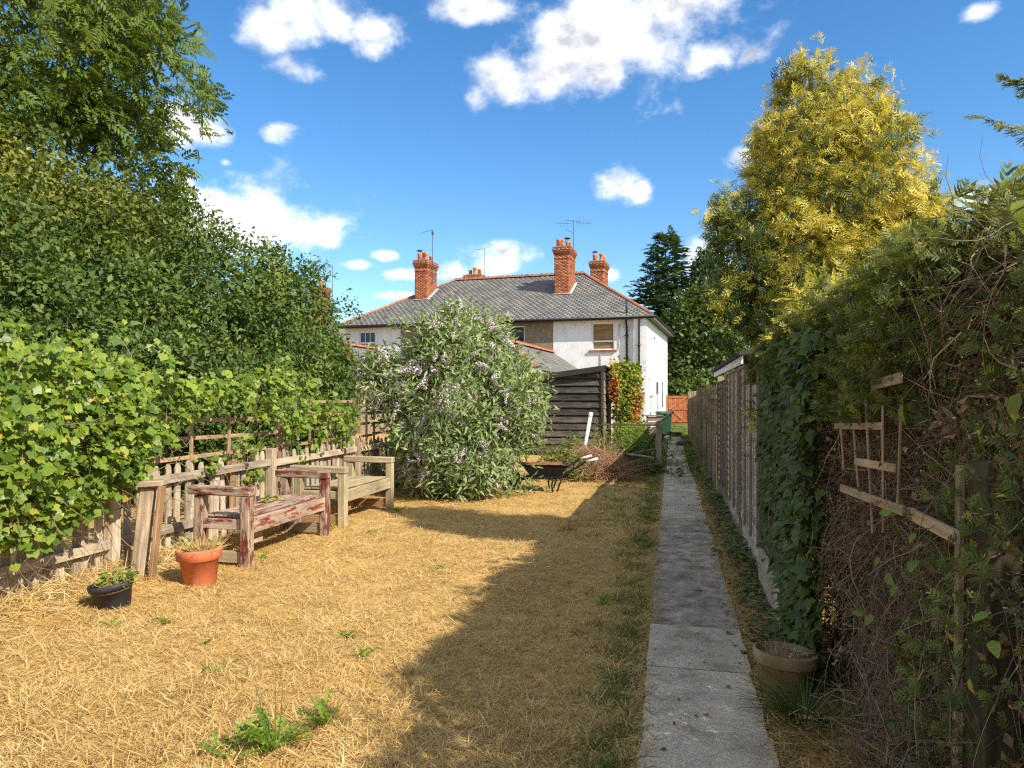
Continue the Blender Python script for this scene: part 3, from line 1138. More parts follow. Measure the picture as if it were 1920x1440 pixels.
def house():
    r = np.random.default_rng(5)
    h = thing('house', 'long white and brown pebbledashed house with grey slate hipped roof and red brick chimneys', 'house', M=HM)
    ze, zr, Wd, Dp = 5.62, 8.77, 16.5, 10.6
    zt = 5.50
    th = .3
    # front wall in its three finishes; x runs to the right, the corner stands at x = 0
    wall_panel(h, -4.70, -.62, 0, zt, 0, th, WHITE, [(-2.72, -1.60, 4.03, 5.38)])
    wall_panel(h, -.618, 0, 0, zt, -.30, .6, WHITE)
    wall_panel(h, -13.2, -4.702, 0, zt, .012, th, PEBBLE, [(-7.35, -6.20, 3.75, 5.35)])
    wall_panel(h, -Wd, -13.202, 0, zt, 0, th, WHITE, [(-15.72, -14.72, 4.06, 5.30)])
    bm = bmesh.new()
    bx(bm, -.3, -.002, .302, Dp, 0, zt)
    add('wall', mesh_of(bm, 'wall', PLAINWHITE), h, Matrix(), local=True)
    bm = bmesh.new()
    bx(bm, -Wd, -.301, Dp - .3, Dp, 0, zt); bx(bm, -Wd, -Wd + .3, .301, Dp - .301, 0, zt)
    add('wall', mesh_of(bm, 'wall', WHITE), h, Matrix(), local=True)
    w1 = window(h, -2.72, -1.60, 4.03, 5.38, 0, 0, 'blind', .32)
    w2 = window(h, -7.35, -6.20, 3.75, 5.35, .012, 0, None, .4)
    bm = bmesh.new(); bx(bm, -7.2, -6.35, .15, .5, 4.40, 4.62)
    add('bedding', mesh_of(bm, 'bedding', PILLOW), w2, Matrix(), local=True)
    w3 = window(h, -15.72, -14.72, 4.06, 5.30, 0, 2, None, .5)
    bm = bmesh.new(); bx(bm, -15.66, -15.5, .16, .2, 4.1, 5.25); bx(bm, -14.95, -14.78, .16, .2, 4.1, 5.25)
    add('curtain', mesh_of(bm, 'curtain', CURTAIN), w3, Matrix(), local=True)
    for (a, b, z) in ((-2.85, -1.50, 4.03), (-15.8, -14.62, 4.06)):
        bm = bmesh.new(); bx(bm, a, b, -.10, .04, z - .09, z - .002)
        add('window_sill', mesh_of(bm, 'sill', REDTILE), h, Matrix(), local=True)
    roof = hip_roof(h, -Wd, 0, 0, Dp, ze, zr, -12.2, -4.2, r)
    # soffit, fascia, gutters
    bm = bmesh.new()
    bx(bm, -Wd - .36, .36, -.36, -.004 - .3, zt + .002, zt + .05)
    bx(bm, -Wd - .36, -.62, -.302, -.002, zt + .003, zt + .05)
    bx(bm, .002, .36, -.3, Dp + .36, zt + .004, zt + .05)
    add('soffit', mesh_of(bm, 'soffit', SOFFIT), h, Matrix(), local=True)
    bm = bmesh.new()
    bx(bm, -Wd - .38, .38, -.385, -.362, zt - .02, ze - .034)
    add('fascia', mesh_of(bm, 'fascia', BLACKPAINT), h, Matrix(), local=True)
    bm = bmesh.new()
    bx(bm, .362, .385, -.36, Dp + .38, zt - .02, ze - .034)
    add('fascia', mesh_of(bm, 'fascia', GREYWHITE), h, Matrix(), local=True)
    downpipe(h, [(-Wd - .45, -.45, ze - .06), (.46, -.45, ze - .045)], .055, name='gutter')
    downpipe(h, [(.45, -.42, ze - .05), (.45, Dp + .4, ze - .06)], .05, name='gutter')
    downpipe(h, [(-.98, -.42, ze - .06), (-.98, -.38, zt - .1), (-.98, -.07, zt - .35), (-.98, -.07, .1)], .05, clips=(4.7, 3.6, 2.6))
    downpipe(h, [(-.34, -.44, ze - .06), (-.34, -.40, zt - .08), (-.34, -.36, zt - .3), (-.34, -.36, .1)], .045, clips=(4.2, 2.8))
    downpipe(h, [(-.98, -.12, zt + .1), (-.98, -.12, ze + .85)], .05, name='vent_pipe')
    # the thin waste pipe that steps down below the window, the alarm box and the side wall's services
    downpipe(h, [(-1.36, -.03, 5.3), (-1.36, -.03, 4.1), (-1.42, -.03, 4.0), (-2.2, -.03, 3.9), (-2.28, -.03, 3.82), (-2.28, -.03, 2.6)], .022, BRASSPIPE, 'waste_pipe')
    bm = bmesh.new(); bx(bm, -1.28, -1.12, -.06, -.001, 5.12, 5.36)
    add('alarm_box', mesh_of(bm, 'alarm', GREYWHITE), h, Matrix(), local=True)
    sx = .03
    downpipe(h, [(sx, 4.6, 5.1), (sx, 4.6, 3.4)], .02, BRASSPIPE, 'service_pipe')
    downpipe(h, [(sx, 4.4, 3.7), (sx, 4.4, 1.0)], .03, BRASSPIPE, 'service_pipe')
    downpipe(h, [(sx, .9, .8), (sx, .9, 2.55), (sx, .2, 2.6)], .015, METAL, 'service_pipe')
    downpipe(h, [(sx, 7.2, 1.1), (sx, 7.2, 2.6)], .03, METAL, 'service_pipe')
    bm = bmesh.new(); bx(bm, .001, .16, 1.2, 1.75, .9, 1.75); bx(bm, .001, .20, 1.15, 1.80, 1.751, 1.80)
    add('meter_box', mesh_of(bm, 'meter', GREYWHITE), h, Matrix(), local=True)
    bm = bmesh.new(); bx(bm, .001, .10, 4.1, 4.35, 1.9, 2.5)
    add('meter_box', mesh_of(bm, 'meter', METAL), h, Matrix(), local=True)
    bm = bmesh.new(); bx(bm, .001, .05, 3.0, 3.1, 4.75, 4.85)
    add('lamp', mesh_of(bm, 'lamp', METAL), h, Matrix(), local=True)
    # chimneys
    c = chimney(h, -4.85, 3.2, .86, 1.35, 6.9, 9.80, [(-.24, -.42), (-.22, .1), (.2, -.3), (.18, .35)], 11, caps=(2,))
    aerial(c, .30, .78, 8.2, 11.55, 'array')
    c2 = chimney(h, -4.0, 8.9, .86, 1.35, 6.2, 10.0, [(-.2, -.4), (.2, -.35), (.2, .3)], 12, caps=(0,))
    c3 = chimney(h, -13.2, 3.3, .80, 1.35, 6.9, 9.55, [(-.2, -.42), (.12, -.25), (.2, .3), (-.15, .2)], 13, caps=(0,))
    aerial(c3, .52, -.2, 8.3, 11.4, 'yagi')
    c4 = chimney(h, -12.0, 8.3, 1.1, .8, 6.4, 9.55, [(-.3, 0), (.05, -.1), (.3, .1)], 14)
    aerial(c4, .75, -.2, 8.4, 11.2, 'small')
    # pale mortar flashing where the stacks leave the slates
    def flash(x, y0, y1, w):
        k = (zr - ze) / (Dp / 2 + .4)
        zz = lambda y: ze + (y + .4) * k
        bm = bmesh.new()
        strip(bm, (x - w / 2 - .06, y0 - .05, zz(y0 - .05) + .06), (x + w / 2 + .06, y0 - .05, zz(y0 - .05) + .06), .12, .03)
        strip(bm, (x + w / 2 + .05, y0 - .08, zz(y0 - .08) + .07), (x + w / 2 + .05, y1, zz(y1) + .07), .14, .03)
        add('flashing', mesh_of(bm, 'flashing', LEAD), h, Matrix(), local=True)
    flash(-4.85, 2.52, 3.88, .86)
    flash(-13.2, 2.62, 3.98, .80)
    # the single-storey outrigger roofs at the back
    def outrigger(xc, zr2, half, y_front, fall):
        L = abs(y_front)
        e = zr2 - fall
        bm = bmesh.new()
        bx(bm, xc - half + .15, xc + half - .15, y_front + .15, -.004, 0, e - .02)
        add('wall', mesh_of(bm, 'wall', PEBBLE), h, Matrix(), local=True)
        bm = bmesh.new()
        hy = y_front + half
        v = [bm.verts.new(p) for p in ((xc - half, y_front, e), (xc + half, y_front, e), (xc + half, -.006, e), (xc - half, -.006, e), (xc, hy, zr2), (xc, -.006, zr2))]
        for f in ((0, 1, 4), (1, 2, 5, 4), (3, 0, 4, 5), (2, 3, 5), (3, 2, 1, 0)): bm.faces.new([v[i] for i in f])
        rf = add('roof', mesh_of(bm, 'roof', SLATE), h, Matrix(), local=True)
        s = math.hypot(half, fall)
        parts = [plane_slates((xc + half, y_front, e), (0, 1, 0), (-half, 0, fall), int(s / .2), lambda q: (q / s * half, L), .3, .2, r),
                 plane_slates((xc - half, -.006, e), (0, -1, 0), (half, 0, fall), int(s / .2), lambda q: (0, L - q / s * half), .3, .2, r),
                 plane_slates((xc - half, y_front, e), (1, 0, 0), (0, half, fall), int(s / .2), lambda q: (q / s * half, 2 * half - q / s * half), .3, .2, r)]
        q = joinq(parts)
        add('slate', arr_mesh('slate', q[0], q[1], SLATEV, q[2]), rf, Matrix(), local=True, kind='stuff')
        tile_line(rf, (xc, hy, zr2 + .02), (xc, -.02, zr2 + .02), RIDGE_T, 'ridge_tile', .30)
        tile_line(rf, (xc + half - .1, y_front + .1, e + .08), (xc, hy, zr2 + .02), HIP_T, 'hip_tile', .36)
        tile_line(rf, (xc - half + .1, y_front + .1, e + .08), (xc, hy, zr2 + .02), HIP_T, 'hip_tile', .36)
    outrigger(-4.72, 3.92, 1.95, -9.8, 1.25)
    outrigger(-14.5, 4.28, 2.3, -6.0, 1.5)


house()


def far_house():
    r = np.random.default_rng(6)
    M = HM @ Matrix.Translation((-19.4, 4.5, 0))
    h = thing('house', 'far red brick terrace mostly hidden behind the tall green hedge, its chimneys showing', 'house', M=M)
    bm = bmesh.new()
    bx(bm, -14, 0, 0, 8, 0, 4.9)
    add('wall', mesh_of(bm, 'wall', PEBBLE), h, Matrix(), local=True)
    hip_roof(h, -14, 0, 0, 8, 4.95, 7.2, -10.5, -3.4, r, hips=False)
    c = chimney(h, -3.5, 3.0, .8, 1.2, 5.2, 9.15, [(-.2, -.35), (.2, -.3), (0, .2)], 21)
    aerial(c, .75, .3, 8.0, 10.7, 'small')
    chimney(h, -6.9, 3.0, .95, 1.2, 5.2, 10.3, [(-.2, -.2), (.22, .1)], 22)


far_house()

# ------------------------------------------------------------------ timber and other materials
W_GREY = mat_wood('weathered_grey_wood', (.20, .145, .095), (.50, .41, .30), rndamp=.22)
W_PALE = mat_wood('bleached_paling_wood', (.30, .225, .15), (.66, .57, .44), rndamp=.25)
W_BROWN = mat_wood('warm_brown_wood', (.22, .125, .06), (.48, .31, .17), rndamp=.2)
W_TRELLIS = mat_wood('trellis_wood', (.26, .16, .09), (.56, .40, .25), rndamp=.2)
W_RED = mat_wood('red_flaking_paint', (.24, .17, .11), (.52, .42, .31), paint=(.165, .045, .03), cover=.48, rndamp=.12)
W_REDWORN = mat_wood('red_paint_mostly_gone', (.26, .18, .12), (.54, .44, .34), paint=(.22, .05, .03), cover=.34, rndamp=.12)
W_BENCH = mat_wood('pale_green_grey_wood', (.27, .21, .115), (.56, .47, .30), rndamp=.12, moss=(.33, .31, .19))
W_BLACK = mat_wood('black_weatherboard', (.014, .013, .013), (.155, .142, .125), rndamp=.5)
W_BATTEN = mat_wood('fence_batten', (.15, .12, .09), (.34, .285, .22), rndamp=.15)  # darkened: the shadow side of the battens is put into the colour
W_PANEL = mat_wood('larch_lap_panel', (.43, .385, .335), (.75, .69, .62), rndamp=.14)
W_DARKPANEL = mat_wood('green_grey_lap_panel', (.20, .175, .135), (.42, .38, .30), rndamp=.14, moss=(.14, .15, .08))
W_POST = mat_wood('fence_post_wood', (.26, .195, .12), (.52, .42, .27), rndamp=.15, moss=(.15, .16, .06))
W_ORANGE = mat_wood('orange_stained_gate', (.36, .115, .045), (.58, .22, .10), rndamp=.1)
W_DARK = mat_wood('dark_rotten_wood', (.035, .027, .015), (.10, .082, .05), rndamp=.2, moss=(.07, .07, .03))
W_SPLIT = mat_wood('pale_split_lath', (.30, .215, .125), (.64, .50, .33), rndamp=.15)
TERRA = mat_noise('terracotta', [(0.25, (.36, .11, .05)), (0.45, (.56, .16, .065)), (0.6, (.62, .19, .08)), (0.75, (.68, .36, .22))], 4, 6, .8, .2, 60, .004)
STONEPOT = mat_noise('mossy_clay_pot', [(0.3, (.18, .11, .05)), (0.55, (.36, .25, .115)), (0.75, (.48, .37, .19))], 5, 7, .9, .4, 60, .004)
BLACKPLASTIC = mat_noise('black_plastic', [(0.3, (.018, .019, .022)), (0.7, (.05, .052, .06))], 7, 5, .5, .3, 30, .006)
DRYSOIL = mat_noise('dry_potting_soil', [(0.3, (.11, .07, .035)), (0.7, (.28, .19, .09))], 14, 5, .95, .8, 60, .02)
BINGREEN = mat_plain('green_bin_plastic', (.018, .062, .03), .45)
STEEL = mat_plain('black_barrow_steel', (.012, .012, .014), .65, .2)
RUST = mat_noise('rust', [(0.3, (.17, .065, .025)), (0.7, (.36, .17, .075))], 9, 6, .85, .5, 60, .006)
RUBBER = mat_plain('rubber', (.012, .012, .012), .8)
GRIP = mat_plain('pale_handle_grip', (.62, .58, .50), .6)
WHITEPIPE = mat_plain('white_plastic_pipe', (.82, .80, .74), .5)
FELT = mat_noise('roofing_felt', [(0.3, (.03, .032, .034)), (0.7, (.075, .075, .075))], 6, 5, .9, .4, 80, .006)


def jit(s):
    return random.gauss(0, s)


# ------------------------------------------------------------------ picket fence on the left
FX = -4.93


def picket_mesh(L, w=.078, t=.018):
    bm = bmesh.new()
    pr = [(-L / 2, -w / 2), (L / 2 - .055, -w / 2), (L / 2 - .022, -w / 2 + .012), (L / 2, -.006), (L / 2, .006), (L / 2 - .022, w / 2 - .012), (L / 2 - .055, w / 2), (-L / 2, w / 2)]
    lo = [bm.verts.new((x, y, -t / 2)) for x, y in pr]; hi = [bm.verts.new((x, y, t / 2)) for x, y in pr]
    n = len(pr)
    bm.faces.new(lo[::-1]); bm.faces.new(hi)
    for k in range(n): bm.faces.new((lo[k], lo[(k + 1) % n], hi[(k + 1) % n], hi[k]))
    return bm


def up_M(x, y, z0, L, yaw=0, lean=0, pitch=0):
    """local X points up, local Y runs along the fence, local Z faces the lawn"""
    M = Matrix(((0, 0, 1), (0, 1, 0), (1, 0, 0))).to_4x4()
    M = Matrix(((0, 0, 1, 0), (0, -1, 0, 0), (1, 0, 0, 0), (0, 0, 0, 1)))
    return Matrix.Translation((x, y, z0)) @ Matrix.Rotation(lean, 4, 'X') @ Matrix.Rotation(pitch, 4, 'Y') @ M @ Matrix.Translation((L / 2, 0, 0))


def picket_fence():
    f = thing('picket_fence', 'weathered low picket fence with pointed pales along the left of the lawn', 'fence', (FX, 3.4, 0))
    ms = [mesh_of(picket_mesh(L), 'picket', m) for L in (.88, .91, .94) for m in (W_PALE, W_GREY, W_BROWN)]
    y = 3.45
    i = 0
    while y < 15.2:
        k = random.choice((0, 3, 6, 0, 3, 6, 1, 4, 7, 2))
        if 5.45 < y < 5.62 or abs(y - 8.17) < .06:
            y += .1; continue
        add('picket', ms[k], f, up_M(FX + jit(.006), y + jit(.008), .02 + jit(.012), 0, 0, jit(.02), jit(.015)) @ Matrix.Translation((.46, 0, 0)))
        y += .132 + jit(.006); i += 1
    posts = (3.6, 5.54, 8.17, 10.7, 13.1, 15.3)
    for y in posts:
        beam('fence_post', (FX + .035, y, -.1), (FX + .035 + jit(.01), y + jit(.012), .98 if y > 8 else .90), .10, .10, W_PALE if y < 9 else W_GREY, f, (0, 1, 0), .006)
    for a, b in zip(posts[:-1], posts[1:]):
        beam('rail', (FX + .05, a + .055, .80 + jit(.008)), (FX + .05, b - .055, .80 + jit(.008)), .045, .085, W_PALE, f, ch=.004)
        beam('rail', (FX + .05, a + .055, .30 + jit(.01)), (FX + .05, b - .055, .30 + jit(.01)), .045, .085, W_PALE if a < 8 else W_GREY, f, ch=.004)


picket_fence()


def trellis():
    t = thing('trellis', 'open timber trellis rising above the picket fence behind the vine', 'trellis', (FX - .08, 5.5, 0))
    X = FX - .09
    segs = ((5.5, 7.35, (.965, 1.19)), (6.75, 8.5, (1.37,)), (7.4, 9.3, (.975, 1.18)), (8.5, 11.6, (1.55,)), (9.3, 11.6, (1.0, 1.19, 1.37)), (11.62, 14.2, (1.0, 1.19, 1.37, 1.55)))
    for a, b, zs in segs:
        for z in zs:
            beam('slat', (X + jit(.004), a, z + jit(.012)), (X + jit(.004), b, z + jit(.012)), .022, .042, W_TRELLIS, t, ch=.003)
    for y in (5.62, 6.78, 7.42, 8.5, 9.35, 9.9, 11.3, 11.62, 12.4, 13.3, 14.1):
        beam('stile', (X + .024, y, .04), (X + .024 + jit(.01), y + jit(.012), 1.40 if y < 8 else 1.60), .026, .04, W_TRELLIS, t, (0, 1, 0), .003)
    beam('stile', (X - .05, 6.35, .95), (X - .05, 6.47, 1.19), .02, .03, W_PALE, t, (0, 1, 0), .003)
    for y in (8.72, 10.2):
        beam('post', (X - .05, y, 0), (X - .05, y, 1.52), .06, .06, W_GREY, t, (0, 1, 0), .004)


trellis()


# ------------------------------------------------------------------ benches
def bench(label, y0, y1, xf, xr, mats, arm_h, group):
    arm, leg, seat, low = mats
    cx = (xf + xr) / 2
    b = thing('bench', label, 'bench', (cx, (y0 + y1) / 2, 0), group)
    s = .098
    for y in (y0, y1):
        for x in (xf, xr):
            beam('leg', (x, y, -.02), (x + jit(.006), y + jit(.006), arm_h - .097), s, s, leg, b, (0, 1, 0), .008)
        beam('arm', (xr - .10, y, arm_h - .052 + (.01 if xr < xf else 0)), (xf + .055, y, arm_h - .052), s + .012, .085, arm, b, ch=.010)
        yy = y + (.0 if y == y0 else 0)
        beam('stretcher', (xr + .05, yy, .40), (xf - .05, yy, .40), .05, .10, seat, b, ch=.006)
        beam('low_stretcher', (xr + .05, yy, .09), (xf - .05, yy, .09), .05, .11, low, b, ch=.006)
    beam('apron', (xf + .012, y0 + .052, .385), (xf + .012, y1 - .052, .385), .045, .15, seat, b, ch=.006)
    beam('apron', (xr - .012, y0 + .052, .385), (xr - .012, y1 - .052, .385), .045, .13, seat, b, ch=.006)
    n = 5
    wid = (xf - xr - .06) / n
    for k in range(n):
        x = xr + .03 + wid * (k + .5)
        beam('seat_slat', (x, y0 + .055, .468 + jit(.003)), (x, y1 - .055, .468 + jit(.003)), wid - .010, .026, seat, b, ch=.004)
    beam('cross_member', (xr + .05, (y0 + y1) / 2, .33), (xf - .05, (y0 + y1) / 2, .33), .07, .07, low, b, ch=.004)
    beam('block', (xf - .10, y0 + .06, .24), (xf - .10, y0 + .40, .24), .05, .14, low, b, ch=.004)
    return b


bench('backless wooden bench with flaking dark red paint, behind the terracotta pot', 6.16, 7.74, -3.94, -4.45, (W_RED, W_RED, W_REDWORN, W_GREY), .765, 'benches along the picket fence')
bench('backless unpainted pale wooden bench, just beyond the red one', 8.30, 9.83, -3.98, -4.58, (W_BENCH, W_BENCH, W_BENCH, W_BROWN), .765, 'benches along the picket fence')


def broken_arm():
    b = thing('bench_end', 'leaning old bench end with grey top board, propped against the picket fence near the pots', 'bench end', (-4.5, 5.5, 0))
    beam('board', (-4.78, 5.42, .842), (-4.36, 5.56, .862), .15, .05, W_GREY, b, ch=.006)
    beam('leg', (-4.55, 5.44, -.03), (-4.50, 5.52, .815), .075, .12, W_GREY, b, (1, .3, 0), .006)
    beam('leg', (-4.40, 5.43, -.03), (-4.37, 5.53, .83), .03, .11, W_BROWN, b, (-.3, 1, 0), .005)


broken_arm()


# ------------------------------------------------------------------ pots
def pot(name, label, loc, prof, mat, tilt=(0, 0), soil=None):
    M = Matrix.Translation(loc) @ Matrix.Rotation(tilt[0], 4, 'X') @ Matrix.Rotation(tilt[1], 4, 'Y')
    p = thing(name, label, 'plant pot', M=M)
    add('body', lathe_mesh('pot_body', prof, mat, 40, wob=.004), p, Matrix(), local=True)
    if soil:
        rr, z = soil
        add('soil', lathe_mesh('soil', [(rr, z - .04), (rr * .97, z), (rr * .5, z + .025), (.001, z + .035)], DRYSOIL, 24), p, Matrix(), local=True)
    return p


g = float(gh(-3.95, 5.5))
P_TERRA = pot('terracotta_pot', 'orange terracotta pot with dry grass in it, in front of the red bench', (-3.98, 5.52, g - .01),
              [(.125, 0), (.13, .005), (.158, .215), (.172, .217), (.182, .222), (.190, .305), (.186, .315), (.176, .315), (.168, .26), (.001, .258)], TERRA, (R(2), R(-2)), (.170, .29))
P_BLACK = pot('black_pot', 'tilted black plastic flower pot beside the left picket fence', (-4.14, 4.72, g - .02),
              [(.105, 0), (.11, .004), (.142, .175), (.155, .176), (.160, .215), (.152, .22), (.147, .18), (.001, .17)], BLACKPLASTIC, (R(5), R(-7)), (.142, .195))
P_STONE = pot('clay_pot', 'mossy old clay pot beside the concrete path under the right hedge', (.60, 4.14, -.01),
              [(.115, 0), (.12, .004), (.142, .17), (.155, .172), (.163, .178), (.170, .235), (.166, .242), (.152, .242), (.145, .20), (.001, .18)], STONEPOT, (R(-3), R(3)), (.144, .205))


# ------------------------------------------------------------------ lap panel fence on the right
W_BOARDP = mat_wood('pale_gravel_board', (.46, .38, .29), (.78, .69, .56), rndamp=.05)


def panel_fence():
    X = .80
    f = thing('panel_fence', 'tall brown lap panel fence along the right of the path', 'fence', (X, 6.7, 0))
    slat_cache = {}
    def panel(y0, y1, zb, zt, mat, wav):
        L = y1 - y0
        bm = bmesh.new()
        # flat frame battens on the path side
        for k in range(4):
            y = y0 + .02 + (L - .04) * k / 3
            bx(bm, X - .045, X - .022, y - .018, y + .018, zb, zt)
        bx(bm, X - .028, X + .02, y0, y1, zt + .001, zt + .022)
        p = add('fence_panel', mesh_of(bm, 'panel_frame', W_BATTEN), f)
        n = int((zt - zb) / .094)
        dz = (zt - zb) / n
        for j in range(n):
            z = zb + dz * (j + .5)
            key = (round(L, 2), mat.name, j % 4)
            if key not in slat_cache:
                b2 = bmesh.new()
                m = 10
                rows = []
                for i in range(m + 1):
                    xx = -L / 2 + L * i / m
                    lowv = -.062 + .006 * math.sin(i * 1.3 + j * 2.1) + jit(.002)
                    rows.append([b2.verts.new(c) for c in ((xx, -.006, lowv), (xx, .006, lowv), (xx, .006, .055), (xx, -.006, .055))])
                for a, c in zip(rows[:-1], rows[1:]):
                    for q in range(4): b2.faces.new((a[q], a[(q + 1) % 4], c[(q + 1) % 4], c[q]))
                b2.faces.new(rows[0][::-1]); b2.faces.new(rows[-1])
                slat_cache[key] = mesh_of(b2, 'lap_slat', mat)
            M = Matrix.Translation((X, (y0 + y1) / 2, z)) @ Matrix.Rotation(R(90), 4, 'Z') @ Matrix.Rotation(R(-8), 4, 'X')
            add('slat', slat_cache[key], p, M)
    posts = [6.70, 8.62, 10.54, 12.46]
    for i, (a, b) in enumerate(zip(posts[:-1], posts[1:])):
        panel(a + .06, b - .06, .26, 1.93 if i < 2 else 1.86, W_PANEL if i < 2 else W_DARKPANEL, 0)
        beam('gravel_board', (X + .01, a + .055, .13), (X + .01, b - .055, .13), .03, .25, W_PANEL if i < 2 else W_DARKPANEL, f, ch=.004)
    panel(4.55, 6.64, .26, 1.90, W_DARKPANEL, 0)
    beam('gravel_board', (X - .045, 5.30, .15), (X - .03, 6.64, .17), .03, .30, W_BOARDP, f, ch=.004)
    for i, y in enumerate(posts):
        beam('fence_post', (X + .015, y, -.1), (X + .015, y, 2.01 if i == 0 else 1.97), .095, .10, W_POST, f, (0, 1, 0), .006)


panel_fence()


def paling_fence():
    X = .80
    f = thing('paling_fence', 'weathered grey upright paling fence with trellis top at the far end of the path', 'fence', (X, 12.6, 0))
    bm = bmesh.new()
    y = 12.56
    r = np.random.default_rng(8)
    while y < 31:
        h = 1.12 + .03 * r.normal() if y < 20 else 1.25 + .03 * r.normal()
        bx(bm, X - .012 + .006 * r.normal(), X + .008, y, y + .088, .02, h)
        y += .10
    add('pale', mesh_of(bm, 'pales', W_POST), f, kind='stuff')
    bm = bmesh.new()
    y = 12.6
    while y < 31:
        bx(bm, X + .012, X + .03, y, y + .10, 1.0, 1.70 + .02 * r.normal())
        y += .115
    add('upper_pale', mesh_of(bm, 'upper_pales', W_GREY), f, kind='stuff')
    for z in (1.45, 1.62, 1.78):
        for a in (12.5, 14.4, 16.4, 18.4, 20.5, 23, 25.5, 28):
            b = a + 2.2
            beam('rail', (X - .03, a + .06, z + jit(.02)), (X - .03, b - .3, z + jit(.03)), .02, .07, W_GREY, f)
    for y in (14.4, 16.4, 18.4, 20.5, 23, 25.5, 28, 30.6):
        beam('fence_post', (X - .06, y, 0), (X - .06, y, 1.86 + jit(.03)), .08, .09, W_POST, f, (0, 1, 0), .005)
    beam('board', (X - .05, 12.75, .5), (X - .05, 13.35, .5), .03, 1.05, W_DARKPANEL, f)


paling_fence()


def outbuilding():
    b = thing('outbuilding', 'low outbuilding roof with white fascia showing over the right fence', 'shed', (1.3, 13, 0))
    bm = bmesh.new(); bx(bm, 1.35, 3.6, 13, 20.5, 0, 2.18)
    add('wall', mesh_of(bm, 'wall', WHITE), b)
    bm = bmesh.new()
    M, L = frame((1.2, 12.8, 2.24), (1.2, 20.7, 2.40))
    bx(bm, 1.18, 1.21, 12.8, 20.7, 2.20, 2.33)
    add('fascia', mesh_of(bm, 'fascia', FRAMEWHITE), b)
    bm = bmesh.new()
    v = [bm.verts.new(p) for p in ((1.12, 12.75, 2.335), (3.8, 12.75, 2.75), (3.8, 20.8, 2.75), (1.12, 20.8, 2.335), (1.12, 12.75, 2.40), (3.8, 12.75, 2.82), (3.8, 20.8, 2.82), (1.12, 20.8, 2.40))]
    for q in ((3, 2, 1, 0), (4, 5, 6, 7), (0, 1, 5, 4), (1, 2, 6, 5), (2, 3, 7, 6), (3, 0, 4, 7)): bm.faces.new([v[i] for i in q])
    add('roof', mesh_of(bm, 'roof', FELT), b)


outbuilding()


# ------------------------------------------------------------------ black shed
def shed():
    x1, y0 = -1.86, 20.07
    x0, y1 = -4.35, 23.1
    s = thing('shed', 'black weatherboarded shed with sloping roof behind the flowering bush', 'shed', (x1, y0, 0))
    htl, htr = 2.13, 2.50
    bm = bmesh.new()
    v = [bm.verts.new(p) for p in ((x0 + .02, y0 + .02, 0), (x1 - .02, y0 + .02, 0), (x1 - .02, y1, 0), (x0 + .02, y1, 0), (x0 + .02, y0 + .02, htl - .06), (x1 - .02, y0 + .02, htr - .06), (x1 - .02, y1, htr - .06), (x0 + .02, y1, htl - .06))]
    for q in ((3, 2, 1, 0), (4, 5, 6, 7), (0, 1, 5, 4), (1, 2, 6, 5), (2, 3, 7, 6), (3, 0, 4, 7)): bm.faces.new([v[i] for i in q])
    add('wall', mesh_of(bm, 'wall', W_DARK), s)
    n = 11
    W_GB = mat_wood('grey_weatherboard', (.16, .13, .10), (.36, .31, .25), rndamp=.2)
    for j in range(n):
        z = .12 + j * .205
        M, L = frame((x0, y0 - .012, z + .09), (x1, y0 - .012, z + .09 + jit(.006)))
        add('board', box_mesh(round(L, 2), .030, .168, W_BLACK), s, M @ Matrix.Rotation(R(-14) + jit(.03), 4, 'X'))
        M, L = frame((x1 + .012, y0 + .03, z + .09), (x1 + .012, y1, z + .09))
        add('board', box_mesh(round(L, 2), .022, .225, W_GB if j < 10 else W_BLACK), s, M @ Matrix.Rotation(R(-7) + jit(.02), 4, 'X'))
    beam('corner_post', (x1 + .02, y0 - .03, 0), (x1 + .02, y0 - .03, htr - .03), .075, .075, W_DARK, s, (0, 1, 0), .004)
    bm = bmesh.new()
    v = [bm.verts.new(p) for p in ((x0 - .15, y0 - .14, htl), (x1 + .12, y0 - .14, htr), (x1 + .12, y1 + .1, htr), (x0 - .15, y1 + .1, htl), (x0 - .15, y0 - .14, htl + .035), (x1 + .12, y0 - .14, htr + .035), (x1 + .12, y1 + .1, htr + .035), (x0 - .15, y1 + .1, htl + .035))]
    for q in ((3, 2, 1, 0), (4, 5, 6, 7), (0, 1, 5, 4), (1, 2, 6, 5), (2, 3, 7, 6), (3, 0, 4, 7)): bm.faces.new([v[i] for i in q])
    add('roof', mesh_of(bm, 'roof', FELT), s)
    beam('fascia', (x0 - .13, y0 - .155, htl - .05), (x1 + .12, y0 - .155, htr - .05), .022, .14, W_BLACK, s)
    beam('frame_post', (x1 + .08, 21.6, 0), (x1 + .08, 21.6, 1.75), .10, .10, W_GREY, s, (0, 1, 0), .004)


shed()


def pale_pipe():
    p0, p1 = at(1097, 836, 18.2), at(1108, 775, 18.6)
    t = thing('pipe', 'white plastic pipe leaning in front of the black shed', 'pipe', (p0.x, p0.y, 0))
    d = (p1 - p0).normalized()
    p00 = p0 - d * (p0.z / d.z)
    add('tube', tube_mesh('pipe', [p00, p1], .046, WHITEPIPE, 14), t)
    add('socket', tube_mesh('socket', [p1 - d * .12, p1 + d * .01], .055, WHITEPIPE, 14), t)


pale_pipe()


